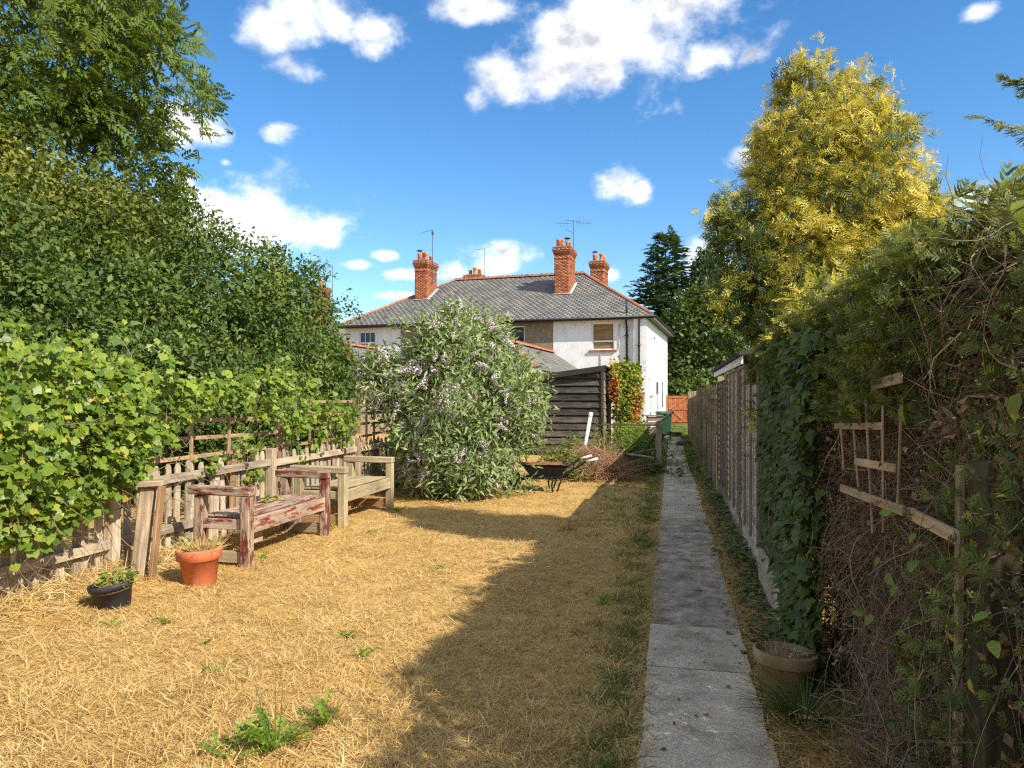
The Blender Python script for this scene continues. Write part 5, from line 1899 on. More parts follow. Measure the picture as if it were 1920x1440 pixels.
def buddleia():
    r = np.random.default_rng(35)
    base = Vector((-3.55, 12.0, 0))
    t = thing('butterfly_bush', 'large flowering butterfly bush with lilac spikes at the far end of the lawn', 'bush', base)
    L = lambda px, py, D, rx, ry, rd: (*at(px, py, D), rx * D / F, rd, ry * D / F)
    lobes = [L(852, 775, 12.3, 112, 128, 1.0), L(845, 672, 12.4, 66, 68, .65), L(748, 722, 12.3, 46, 48, .5), L(945, 745, 12.3, 55, 68, .6),
             L(982, 785, 12.3, 22, 44, .4), L(815, 850, 12.0, 50, 62, .6), L(895, 855, 12.0, 55, 55, .7), L(860, 615, 12.4, 22, 28, .3), L(865, 880, 11.6, 68, 38, .45), L(712, 700, 12.5, 18, 22, .3), L(915, 650, 12.4, 26, 42, .35)]
    P, O = lobe_clumps(r, lobes, 560, .26, .3, .22, .06)
    p, tt, nn, cl = clump_leaves(r, P, O, 40, .15, .75, .45, .12, .9, .30, .8, .75)
    k = p[:, 2] > .03
    p, tt, nn, cl = p[k], tt[k], nn[k], cl[k]
    n = len(p)
    S = .11 + .06 * r.random(n)
    va = var_of(r, cl, n, .45, .12, .15)
    D = p @ np.array((-SY, CY, 0))
    vis = np.sum(nn * unit(EYE - p), axis=1)
    # only leaves at the front surface can be picked apart
    front = np.sum((p - np.array(base)) * np.array((SY, -CY, 0)), axis=1)
    sc = S / D * (1 + .3 * front) * (vis > 0)
    m = np.zeros(n, bool); m[np.argsort(-sc)[:300]] = True
    tm = t_oval(.27, .04, .12)
    piece_leaves(t, 'leaf', [tm], 8, L_BUD, p[m], tt[m], nn[m], S[m], 2)
    a = scatter(t_leaf(.28, .05, .12), p[~m], tt[~m], nn[~m], S[~m], va[~m])
    crown(t, 'foliage', a, L_BUD, base)
    # flower spikes at the shoot ends
    Pf, Of = lobe_clumps(r, lobes, 430, 0, .12, .06, .15)
    keep = np.where((r.random(len(Pf)) < .72))[0][:290]
    Pf, Of = Pf[keep] + Of[keep] * .06, Of[keep]
    T = Of * .9 + rnd_dirs(r, len(Pf)) * .45 + np.array((0, 0, -.25)) - np.array((0, 0, .55)) * (Pf[:, 2:3] < 1.9)
    sizes = .15 + .15 * r.random(len(Pf)) ** 1.5
    piece_leaves(t, 'flower_spike', [t_spike(s) for s in (1, 2, 3)], 4, L_FLOWER, Pf, T, rnd_dirs(r, len(Pf)) + np.array((0, 0, .8)), sizes, 3)
    # many spent, browned or far-side spikes too small to pick out
    Ps, Os = lobe_clumps(r, lobes, 620, 0, .2, .10, .15)
    ts = Os * .7 + rnd_dirs(r, 620) * .7 + np.array((0, 0, .05))
    crown(t, 'spent_flower', scatter(t_spike(9), Ps + Os * .05, ts, rnd_dirs(r, 620), .07 + .09 * r.random(620), np.clip(.35 + .3 * r.normal(size=620), 0, 1)), L_FLOWER, base)
    # dead brown spikes and arching stems
    b0 = np.array([(-3.5 + .3 * r.normal(), 12.0 + .3 * r.normal(), .05) for _ in range(90)])
    d0 = np.array([(r.normal() * .35, r.normal() * .3, 1.2) for _ in range(90)])
    V1 = twig_arr(r, b0, d0, 1.2 + 1.0 * r.random(90), .016, 7, .12, .06)
    k = r.choice(len(P), 260, False)
    V2 = twig_arr(r, P[k] - O[k] * .2, O[k] + np.array((0, 0, .3)), .5, .005, 5, .25, .15)
    crown(t, 'stem', join(V1, V2), L_STEM, base)


buddleia()


def golden_conifer():
    r = np.random.default_rng(36)
    base = at(1540, 860, 6.8); base.z = 0
    t = thing('golden_conifer', 'tall golden yellow conifer rising over the fence on the right', 'tree', base)
    q = lambda px, py, D, rx, ry: (*at(px, py, D), rx * D / F, rx * D / F * .95, ry * D / F)
    D = 6.8
    lobes = [(a[0], a[1], a[2], a[3] * .9, a[4] * .9, a[5] * .95) for a in [q(1512, 205, D, 46, 115), q(1498, 300, D, 75, 120), q(1605, 265, D, 66, 125), q(1560, 380, D, 120, 160), q(1660, 380, D, 78, 120), q(1450, 300, D, 40, 70), q(1470, 430, D, 85, 130), q(1620, 500, D, 120, 150), q(1710, 470, D, 60, 90), q(1745, 410, D, 30, 50),
             q(1392, 500, D - .15, 54, 118), q(1515, 575, D - .1, 105, 125), q(1365, 420, D - .12, 28, 40), q(1600, 640, D - .1, 120, 110), q(1445, 585, D - .1, 50, 58), q(1690, 600, D, 90, 100), q(1560, 800, D, 120, 130)]]
    P, O = lobe_clumps(r, lobes, 1080, .30, .25, .19, .3)
    p, tt, nn, cl = clump_leaves(r, P, O, 25, .078, .65, .5, .05, .75, .15, 1.0, .7)
    n = len(p)
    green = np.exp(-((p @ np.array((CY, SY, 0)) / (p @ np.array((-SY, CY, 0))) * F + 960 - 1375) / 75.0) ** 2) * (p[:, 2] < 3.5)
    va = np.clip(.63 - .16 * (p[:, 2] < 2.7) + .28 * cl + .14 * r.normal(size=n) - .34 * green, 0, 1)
    fr = [t_frond(4, .48, .42, .062, .30, s, .25) for s in (1, 2, 3)]
    S = .085 + .065 * r.random(n)
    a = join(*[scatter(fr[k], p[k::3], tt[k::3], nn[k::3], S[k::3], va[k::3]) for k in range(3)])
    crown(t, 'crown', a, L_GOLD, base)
    ch, lim = limb_set(r, base, at(1520, 130, D), .09, [tuple(P[i] * .9 + np.array(at(1540, 420, D)) * .1) for i in r.choice(len(P), 30, False)], .1)
    add('trunk', limbs_mesh('trunk', [([Vector(v) - base for v in c], w) for c, w in ch], BARK), t, Matrix.Translation(base))
    add('limb', limbs_mesh('limb', [([Vector(v) - base for v in c], w) for c, w in lim], BARK), t, Matrix.Translation(base), kind='stuff')


golden_conifer()


def far_trees():
    r = np.random.default_rng(37)
    # dark fir behind the house
    D = 60.0
    base = at(1248, 785, D); base.z = 0
    top = at(1243, 434, D).z
    t = thing('fir_tree', 'dark green fir tree standing behind the right end of the house', 'tree', base)
    P, T, N, S = [], [], [], []
    for k in range(40):
        f = 1 - (k / 40) ** 1.0
        z = 1.5 + (top - 1.7) * (k + .5) / 40
        Rr = 4.6 * f ** .72 * (.8 + .4 * r.random())
        for b in range(12):
            a = r.uniform(0, 2 * math.pi)
            rr = Rr * (.7 + .5 * r.random())
            m = max(2, int(rr / .42))
            for i in range(m):
                u = (i + 1) / m
                P.append((base.x + rr * u * math.cos(a) + .15 * r.normal(), base.y + rr * u * math.sin(a) + .15 * r.normal(), z + .35 * u * rr * .3 - .25 * u * u * rr * .35 + .1 * r.normal()))
                T.append((math.cos(a) + .4 * r.normal(), math.sin(a) + .4 * r.normal(), .25 + .2 * r.normal())); N.append((.2 * r.normal(), .2 * r.normal(), 1)); S.append(.75 + .3 * r.random())
    P, T, N, S = map(np.array, (P, T, N, S))
    a = scatter(t_frond(4, .5, .3, .16, .2, 4), P, T, N, S, np.clip(.45 + .2 * r.normal(size=len(P)), 0, 1))
    crown(t, 'crown', a, L_FIR, base)
    add('trunk', tube_mesh('trunk', [(0, 0, 0), (0, 0, top - .4)], [.35, .03], BARK, 9), t, Matrix.Translation(base))
    specs = [('deciduous_tree', 'leafy mid green tree between the white house and the golden conifer', 1305, 52.0, [(1300, 640, 52, 52, 72), (1335, 590, 52, 34, 48), (1270, 660, 52, 34, 60), (1340, 680, 52, 45, 60), (1290, 725, 51, 50, 45)], L_FAR, 330, .55),
             ('deciduous_tree', 'taller pointed dark tree half hidden left of the golden conifer', 1345, 58.0, [(1335, 545, 58, 30, 62), (1350, 600, 58, 48, 70), (1325, 510, 58, 14, 30), (1370, 660, 58, 50, 80)], L_FIR, 260, .55),
             ('shrub', 'low yellow green shrub showing above the orange gate', 1275, 48.5, [(1270, 740, 48.5, 24, 14), (1300, 738, 48.5, 22, 16), (1275, 765, 48.5, 30, 30)], L_FAR, 60, .40)]
    for name, lab, px, D, lb, mat, nc, sz in specs:
        base = at(px, 780, D); base.z = 0
        t = thing(name, lab, 'tree' if name != 'shrub' else 'shrub', base)
        lobes = [(*at(a, b, d), rx * d / F, rx * d / F * .9, ry * d / F) for a, b, d, rx, ry in lb]
        P, O = lobe_clumps(r, lobes, nc, .2, .3, .12, .2)
        p, tt, nn, cl = clump_leaves(r, P, O, 60, sz * .7, .65, .6, .2, .8, .3, .7, .7)
        n = len(p)
        a = scatter(t_leaf(.65, .1, .1), p, tt, nn, .30 + .1 * r.random(n), var_of(r, cl, n, .52, .16))
        crown(t, 'crown', a, mat, base)
        ch, lim = limb_set(r, base, lobes[0][:3], .22, [tuple(P[i]) for i in r.choice(len(P), 9, False)], .4)
        add('trunk', limbs_mesh('trunk', [([Vector(v) - base for v in c], w) for c, w in ch + lim], BARK), t, Matrix.Translation(base))


far_trees()


def creeper():
    r = np.random.default_rng(38)
    base = Vector((-1.45, 21.6, 0))
    t = thing('creeper', 'creeper turning from green to rust red, hanging at the corner of the black shed', 'climbing plant', base)
    q = lambda px, py, D, rx, ry: (*at(px, py, D), rx * D / F, .35, ry * D / F)
    lobes = [q(1174, 702, 21.5, 18, 14), q(1186, 745, 21.5, 11, 52), q(1166, 740, 21.3, 10, 50), q(1154, 716, 21.2, 4, 28), q(1176, 790, 21.3, 16, 26), q(1182, 820, 20.5, 22, 26)]
    P, O = lobe_clumps(r, lobes, 230, .2, .3, .12, .1)
    p, tt, nn, cl = clump_leaves(r, P, O, 34, .11, .6, .5, .35, .8, .3, .8, .7)
    n = len(p)
    px = p @ np.array((CY, SY, 0)) / (p @ np.array((-SY, CY, 0))) * F + 960
    py = 748 - (p[:, 2] - 1.6) / (p @ np.array((-SY, CY, 0))) * F
    red = np.maximum(np.exp(-((px - 1150) / 9) ** 2) * np.exp(-((py - 725) / 34) ** 2), np.exp(-((px - 1193) / 11) ** 2) * np.exp(-((py - 765) / 36) ** 2) * .85)
    va = np.clip(.34 + .10 * cl + .12 * r.normal(size=n) + .6 * red, 0, 1)
    a = scatter(t_leaf(.7, .1, .15), p, tt, nn, .085 + .05 * r.random(n), va)
    crown(t, 'foliage', a, L_CREEPER, base)
    crown(t, 'stem', twig_arr(r, P[::3], rnd_dirs(r, len(P[::3])) + np.array((0, 0, -.8)), .8, .008, 5, .3, .1), L_STEM, base)


creeper()


def rough_plants():
    """nettles and rank growth between the wheelbarrow and the shed"""
    r = np.random.default_rng(39)
    spots = [('weed_clump', 'tall leafy weeds with one upright stalk before the black shed boards', (1045, 790, 14.6), .22, 1.0, 16, L_WEED, 'weeds', .12),
             ('weed_clump', 'dense green weeds behind the wheelbarrow tray', (1062, 850, 14.2), .42, .62, 60, L_WEED, 'weeds', .10),
             ('weed_clump', 'yellowing weeds at the foot of the white pipe', (1105, 842, 16.0), .5, .75, 60, L_VINE, 'weeds', .08),
             ('weed_clump', 'bright green rank weeds just left of the rail post', (1185, 840, 17.5), .75, 1.05, 150, L_WEED, 'weeds', .10),
             ('weed_clump', 'dark green low weeds under the leaning poles', (1195, 872, 15.4), .55, .35, 70, L_IVY, 'weeds', .10),
             ('grass_clump', 'long yellow green grass growing behind the trellis left of the bush', (690, 850, 13.2), .7, .85, 0, L_GRASS, 'grass', .1)]
    for name, lab, (px, py, D), rad, hgt, ns, mat, cat, ls in spots:
        base = at(px, py, D); base.z = 0
        t = thing(name, lab, cat, base)
        if ns == 0:
            n = 900
            P = np.stack([base.x + rad * r.normal(size=n) * .6, base.y + rad * r.normal(size=n) * .8, np.zeros(n)], 1)
            a = scatter(t_blade(.02, .35), P, np.array((0, 0, 1)) + .3 * rnd_dirs(r, n), rnd_dirs(r, n), hgt * (.6 + .5 * r.random(n)), np.clip(.6 + .25 * r.normal(size=n), 0, 1))
            crown(t, 'blades', a, mat, base)
            continue
        P, T, N, S = [], [], [], []
        sb, sdir, sl = [], [], []
        for s in range(ns):
            b = np.array((base.x + rad * r.normal() * .6, base.y + rad * r.normal() * .6, 0))
            h = hgt * (.45 + .6 * r.random())
            d = np.array((.25 * r.normal(), .25 * r.normal(), 1))
            sb.append(b); sdir.append(d); sl.append(h)
            for i in range(int(10 + h * 18)):
                u = .15 + .85 * r.random()
                a = r.uniform(0, 2 * math.pi)
                P.append(b + d * h * u + .02 * r.normal(size=3)); T.append((math.cos(a), math.sin(a), .1 * r.normal() - .1)); N.append((.4 * r.normal(), .4 * r.normal(), 1)); S.append(ls * (1.25 - .6 * u) * (.7 + .6 * r.random()))
        P, T, N, S = map(np.array, (P, T, N, S))
        a = scatter(t_leaf(.5, .1, .2), P, T, N, S, np.clip(.45 + .2 * r.normal(size=len(P)), 0, 1))
        crown(t, 'foliage', a, mat, base)
        crown(t, 'stem', twig_arr(r, np.array(sb), np.array(sdir), np.array(sl), .006, 4, .1, 0), L_STEM, base)
    # the heap of cut brush
    base = Vector((-1.62, 14.6, 0))
    t = thing('brush_heap', 'heap of dry reddish cut brush beside the wheelbarrow', 'brush heap', base)
    n = 2600
    a = r.uniform(0, 2 * math.pi, n); q = np.sqrt(r.random(n))
    x = q * np.cos(a); y = q * np.sin(a)
    z = .62 * (1 - q ** 1.6) * r.random(n) ** .45
    P = np.stack([base.x + .95 * x, base.y + .7 * y, z + .02], 1)
    d = rnd_dirs(r, n) * np.array((1, 1, .45))
    arr = twig_arr(r, P, d, .40 + .35 * r.random(n), .0055, 4, .25, .12)
    arr[0][:, 2] = np.maximum(arr[0][:, 2], .006)
    crown(t, 'twig', arr, L_PILE, base)


rough_plants()


# ------------------------------------------------------------------ the overgrown right side
def right_hedge():
    r = np.random.default_rng(40)
    base = Vector((1.25, 2.5, 0))
    t = thing('conifer_hedge', 'overgrown conifer hedge with dead brown twigs on the right beside the camera', 'hedge', base)
    # living foliage: the top and upper face, and the near end right down
    def sample(n):
        out_p, out_o = [], []
        while len(out_p) < n:
            y = r.uniform(-1.8, 7.2)
            w = r.random()
            top = 2.13 + .05 * math.sin(y * 2.3) + .05 * math.sin(y * 5.1) - (.12 if y > 5.2 else 0)
            if w < .30:                      # the top
                x = r.uniform(.95, 2.0); z = top + .05 * r.normal(); o = (-.1, 0, 1)
            elif w < .86:                    # the face
                lo = 1.50 if y > 2.75 else (.40 if y > 2.0 else .12)
                if y > 4.6: lo = 1.75
                z = r.uniform(lo, top + .02); x = .90 + .09 * math.sin(y * 3.1 + z * 4) + .05 * math.sin(y * 8 + z * 7) + .05 * r.normal() + .25 * max(0, z - top + .18); o = (-1, 0, .35)
                if z < 1.75 and r.random() < .30: continue
            else:                            # inside
                x = r.uniform(1.1, 1.9); z = r.uniform(.1, 2.0); o = (-.5, 0, .5)
            out_p.append((x, y, z)); out_o.append(o)
        return np.array(out_p), np.array(out_o, float)
    p, o = sample(18500)
    n = len(p)
    tt = o * .7 + rnd_dirs(r, n) * .65 + np.array((0, 0, .25))
    nn = o * .9 + rnd_dirs(r, n) * .7 + np.array((0, 0, .3))
    fr = [t_frond(5, .50, .45, .085, .18, s, .2) for s in (5, 6, 7)]
    S = (.055 + .045 * r.random(n)) * np.clip((p @ np.array((-SY, CY, 0))) / 2.8, .5, 1.1) * np.where(p[:, 0] > 1.1, 2.2, 1)
    cl = np.sin(p[:, 1] * 6 + p[:, 2] * 5) * .5
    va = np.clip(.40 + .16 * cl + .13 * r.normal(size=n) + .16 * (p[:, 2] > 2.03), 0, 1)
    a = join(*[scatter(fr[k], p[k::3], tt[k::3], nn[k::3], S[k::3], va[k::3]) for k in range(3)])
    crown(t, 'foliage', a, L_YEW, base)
    # golden young growth along the sunlit top where the hedge runs on over the ivy
    m = 900
    y = r.uniform(4.4, 8.0, m)
    g = np.stack([.85 + .55 * r.random(m), y, np.interp(y, [4.4, 5.2, 6.0, 7.0, 8.0], [2.12, 2.08, 1.98, 1.86, 1.70]) + .10 * r.normal(size=m)], 1)
    b = scatter(fr[0], g, np.array((-.35, -.1, .6)) + rnd_dirs(r, m) * .6, rnd_dirs(r, m) + np.array((0, 0, .6)), .13 + .08 * r.random(m), np.clip(.55 + .18 * r.normal(size=m), 0, 1))
    crown(t, 'young_growth', b, L_GOLD, base)
    # dead twigs: a dense brown mat in the middle, matted stems on the top
    def region(n, xr, yr, zr):
        return np.stack([r.uniform(*xr, n), r.uniform(*yr, n), r.uniform(*zr, n)], 1)
    parts = []
    q = region(3400, (.86, 1.25), (2.45, 4.75), (.05, 1.62))
    parts.append(twig_arr(r, q, rnd_dirs(r, len(q)) * np.array((.7, 1, 1)) + np.array((-.25, 0, .15)),   .28 + .3 * r.random(len(q)), .0024, 5, .35, .10))
    q = region(900, (.74, .98), (2.2, 4.9), (.02, 1.3))
    parts.append(twig_arr(r, q, rnd_dirs(r, len(q)) + np.array((-.2, 0, -.3)), .25 + .35 * r.random(len(q)), .0024, 6, .5, .25))
    q = region(420, (.84, 1.25), (1.0, 4.6), (1.80, 2.12))
    parts.append(twig_arr(r, q, rnd_dirs(r, len(q)) + np.array((-.3, 0, -.1)), .25 + .3 * r.random(len(q)), .0026, 6, .45, .12))
    q = region(700, (.60, 1.05), (1.2, 4.9), (.0, .35))
    parts.append(twig_arr(r, q, rnd_dirs(r, len(q)) + np.array((0, 0, .2)), .2 + .3 * r.random(len(q)), .0026, 5, .4, .2))
    for s, lim, sg in zip(parts, (.78, .70, .76, .62), (5, 6, 6, 5)):
        s[0][:, 2] = np.maximum(s[0][:, 2], .004)
        keep_off(s, lim, sg)
        v = s[0].reshape(-1, (sg + 1) * 3, 3)
        hit = (np.abs(v[:, :, 1] - 4.0) < .42).any(1) & (v[:, :, 0].min(1) < .84) & (v[:, :, 2].min(1) < .45)
        v[hit, :, 0] += .24

    crown(t, 'dead_twig', join(*parts), L_TWIG, base)
    # dead leaves caught in the twigs, and woody stems that fork
    q = region(2600, (.78, 1.15), (1.6, 4.8), (.02, 1.6))
    crown(t, 'dead_leaf', scatter(t_leaf(.6, .15, .2), q, rnd_dirs(r, 2600), rnd_dirs(r, 2600), .018 + .03 * r.random(2600), np.clip(.4 + .25 * r.normal(size=2600), 0, 1)), L_DEADLEAF, base)
    q = region(46, (.92, 1.2), (1.4, 4.7), (.0, .3))
    dd = np.array((-.05, 0, 1)) + .35 * rnd_dirs(r, 46)
    w1 = twig_arr(r, q, dd, 1.0 + .6 * r.random(46), .006 + .004 * r.random(46), 7, .22, -.05)
    ends = w1[0].reshape(46, 8, 3, 3).mean(2)
    fb = np.concatenate([ends[:, 3], ends[:, 5], ends[:, 4]])
    w2 = twig_arr(r, fb, rnd_dirs(r, len(fb)) * .8 + np.array((-.3, 0, .5)), .4 + .4 * r.random(len(fb)), .004, 6, .3, .02)
    keep_off(w1, .88, 7); keep_off(w2, .82, 6)
    w1[2][:] *= .6; w2[2][:] *= .6
    crown(t, 'branch', join(w1, w2), L_TWIG, base)
    # a few long pale runners
    q = region(60, (.78, .88), (1.4, 4.4), (.3, 2.1))
    V = twig_arr(r, q, rnd_dirs(r, 60) + np.array((.15, .2, -.1)), .4 + .4 * r.random(60), .0030, 8, .45, .12)
    keep_off(V, .73, 8)
    crown(t, 'runner', V, L_STEM, base)
    # stems
    bm = bmesh.new()
    for i in range(14):
        y = -1 + i * .62 + .1 * r.normal()
        tube_bm(bm, [(1.35 + .1 * r.normal(), y, 0), (1.35 + .15 * r.normal(), y + .1 * r.normal(), .9), (1.3 + .2 * r.normal(), y + .2 * r.normal(), 1.9)], [.05, .035, .012], 7)
    for v in bm.verts: v.co -= base
    add('trunk', mesh_of(bm, 'trunk', BARK, True), t, Matrix.Translation(base), kind='stuff')
    # the dense dark heart of the hedge: dead inner sprays
    m = 4200
    q = region(m, (1.08, 1.8), (-1.8, 5.1), (.02, 2.02))
    q[::3, 2] *= .5
    c = scatter(fr[1], q, rnd_dirs(r, m), rnd_dirs(r, m), .24, np.clip(.3 + .2 * r.normal(size=m), 0, 1))
    crown(t, 'inner_spray', c, L_TWIG, base)
    # conifer sprigs that reach out at the top right
    sp, st, sn, ss = [], [], [], []
    for (p0, p1) in (((1960, 262, 1.75), (1818, 214, 1.9)), ((1960, 170, 1.75), (1880, 148, 1.8)), ((1900, 392, 1.9), (1805, 342, 2.0))):
        a0, a1 = at(*p0), at(*p1)
        for i in range(26):
            u = i / 25
            c = a0.lerp(a1, u); d = (a1 - a0).normalized()
            w = np.array(d) * .8 + rnd_dirs(r, 1)[0] * .45
            sp.append(np.array(c) + .004 * r.normal(size=3)); st.append(w); sn.append(np.array((0, -.5, 1)) + .5 * r.normal(size=3)); ss.append((.055 - .032 * u) * (.8 + .4 * r.random()))
    d = scatter(fr[2], np.array(sp), np.array(st), np.array(sn), np.array(ss), np.clip(.6 + .12 * r.normal(size=len(sp)), 0, 1))
    crown(t, 'sprig', d, L_YEW, base)


right_hedge()


def ivy():
    r = np.random.default_rng(41)
    base = Vector((.75, 5.7, 0))
    t = thing('ivy', 'dark glossy ivy hanging over the near end of the right fence', 'climbing plant', base)
    P, O = [], []
    while len(P) < 6200:
        y = r.uniform(4.15, 6.6)
        if r.random() < .2: y = r.uniform(4.1, 4.9)
        z = r.uniform(.03, 2.0)
        lo = np.interp(y, [4.0, 4.75, 5.0, 5.5, 6.6], [.02, .04, .32, .42, .74])
        if z < lo and r.random() < .96: continue
        if y < 4.4 and r.random() < .35: continue
        bulge = np.interp(y, [4.0, 5.0, 5.5, 6.6], [.10, .075, .06, .02]) * (1 + .35 * math.sin(y * 4 + z * 3) + .3 * math.sin(z * 7 - y * 5))
        x = .81 - bulge * r.random() ** .5 + .018 * r.normal()
        P.append((x, y, z)); O.append((-1, -.15, .2))
    P = np.array(P); O = np.array(O); n = len(P)
    T = rnd_dirs(r, n) * .7 + np.array((-.35, -.1, -.7))
    N = O + rnd_dirs(r, n) * .55 + np.array((0, -.2, .35))
    S = .048 + .03 * r.random(n)
    D = P @ np.array((-SY, CY, 0))
    sc = S / D * (P[:, 0] < .76)
    m = np.zeros(n, bool); m[np.argsort(-sc)[:270]] = True
    tm = [t_lobed(.9, s, 3, .62) for s in (11, 12, 13)]
    piece_leaves(t, 'leaf', tm, 4, L_IVY, P[m], T[m], N[m], S[m], 4)
    parts = []
    idx = np.where(~m)[0]
    for k in range(3):
        j = idx[k::3]
        parts.append(scatter(tm[k], P[j], T[j], N[j], S[j], np.clip(.45 + .2 * r.normal(size=len(j)), 0, 1)))
    crown(t, 'foliage', join(*parts), L_IVY, base)
    q = np.stack([r.uniform(.70, .8, 500), r.uniform(4.2, 5.9, 500), r.uniform(.6, 1.7, 500)], 1)
    crown(t, 'stem', keep_off(twig_arr(r, q, rnd_dirs(r, 500) * .6 + np.array((0, 0, -.5)), .3, .0028, 6, .4, .15), .68, 6), L_TWIG, base)
    # trails that hang across the pale gravel board
    # bindweed in the hedge: single large leaves on thin stems
    b = thing('bindweed', 'bindweed with a few large bright leaves scattered over the dead hedge twigs', 'climbing plant', (.85, 3, 0))
    spots = [(1690, 948, 2.95, .085, .55), (1672, 962, 3.0, .06, .5), (1652, 1046, 3.05, .085, .3), (1718, 1050, 2.75, .09, .35), (1662, 1075, 3.0, .08, .2), (1684, 1100, 2.85, .075, .1), (1718, 1000, 2.8, .055, .35), (1855, 1150, 2.2, .06, .5), (1860, 1200, 2.15, .075, .5), (1806, 1208, 2.35, .05, .45), (1776, 1186, 2.5, .05, .98),
             (1780, 1255, 2.4, .08, .05), (1818, 1272, 2.3, .055, .95), (1640, 1155, 3.0, .07, .15), (1622, 1150, 3.1, .06, .35), (1775, 925, 2.6, .07, .0), (1798, 985, 2.5, .06, .05), (1905, 328, 1.9, .08, .75), (1898, 372, 1.9, .09, .7), (1880, 385, 1.95, .06, .85), (1918, 375, 1.85, .08, .7), (1912, 410, 1.9, .07, .6), (1685, 520, 3.1, .085, .25), (1913, 735, 1.95, .10, .3), (1690, 760, 3.0, .09, .3)]
    V, Fc, vv = t_oval(.62, .06, .2)
    for i, (px, py, Dd, s, v) in enumerate(spots):
        me = arr_mesh('leaf', V, Fc, L_VINE if v > .3 else L_IVY, np.clip(vv + (v if v > .3 else .85), 0, 1))
        Dd0 = Dd
        Dd = min(Dd, .75 / ((px - 960) / F * CY - SY)) if py > 700 else Dd
        s *= min(1, Dd / Dd0) * .9
        p = at(px, py, Dd)
        y = Vector((-.3 + .5 * r.normal(), .5 * r.normal(), -.6 + .4 * r.normal())).normalized()
        z = Vector((-.9, -.5, .35)) + Vector(r.normal(size=3)) * .3
        z = (z - y * z.dot(y)).normalized(); x = y.cross(z)
        M = Matrix((x * s, y * s, z * s)).transposed().to_4x4(); M.translation = p
        add('leaf', me, b, M)
    q = np.array([at(px, py, Dd) for px, py, Dd, s, v in spots])
    crown(b, 'stem', twig_arr(r, q, rnd_dirs(r, len(q)) * .6 + np.array((.1, .1, -.3)), .4, .0022, 6, .4, .1), L_STEM, (.85, 3, 0))


ivy()


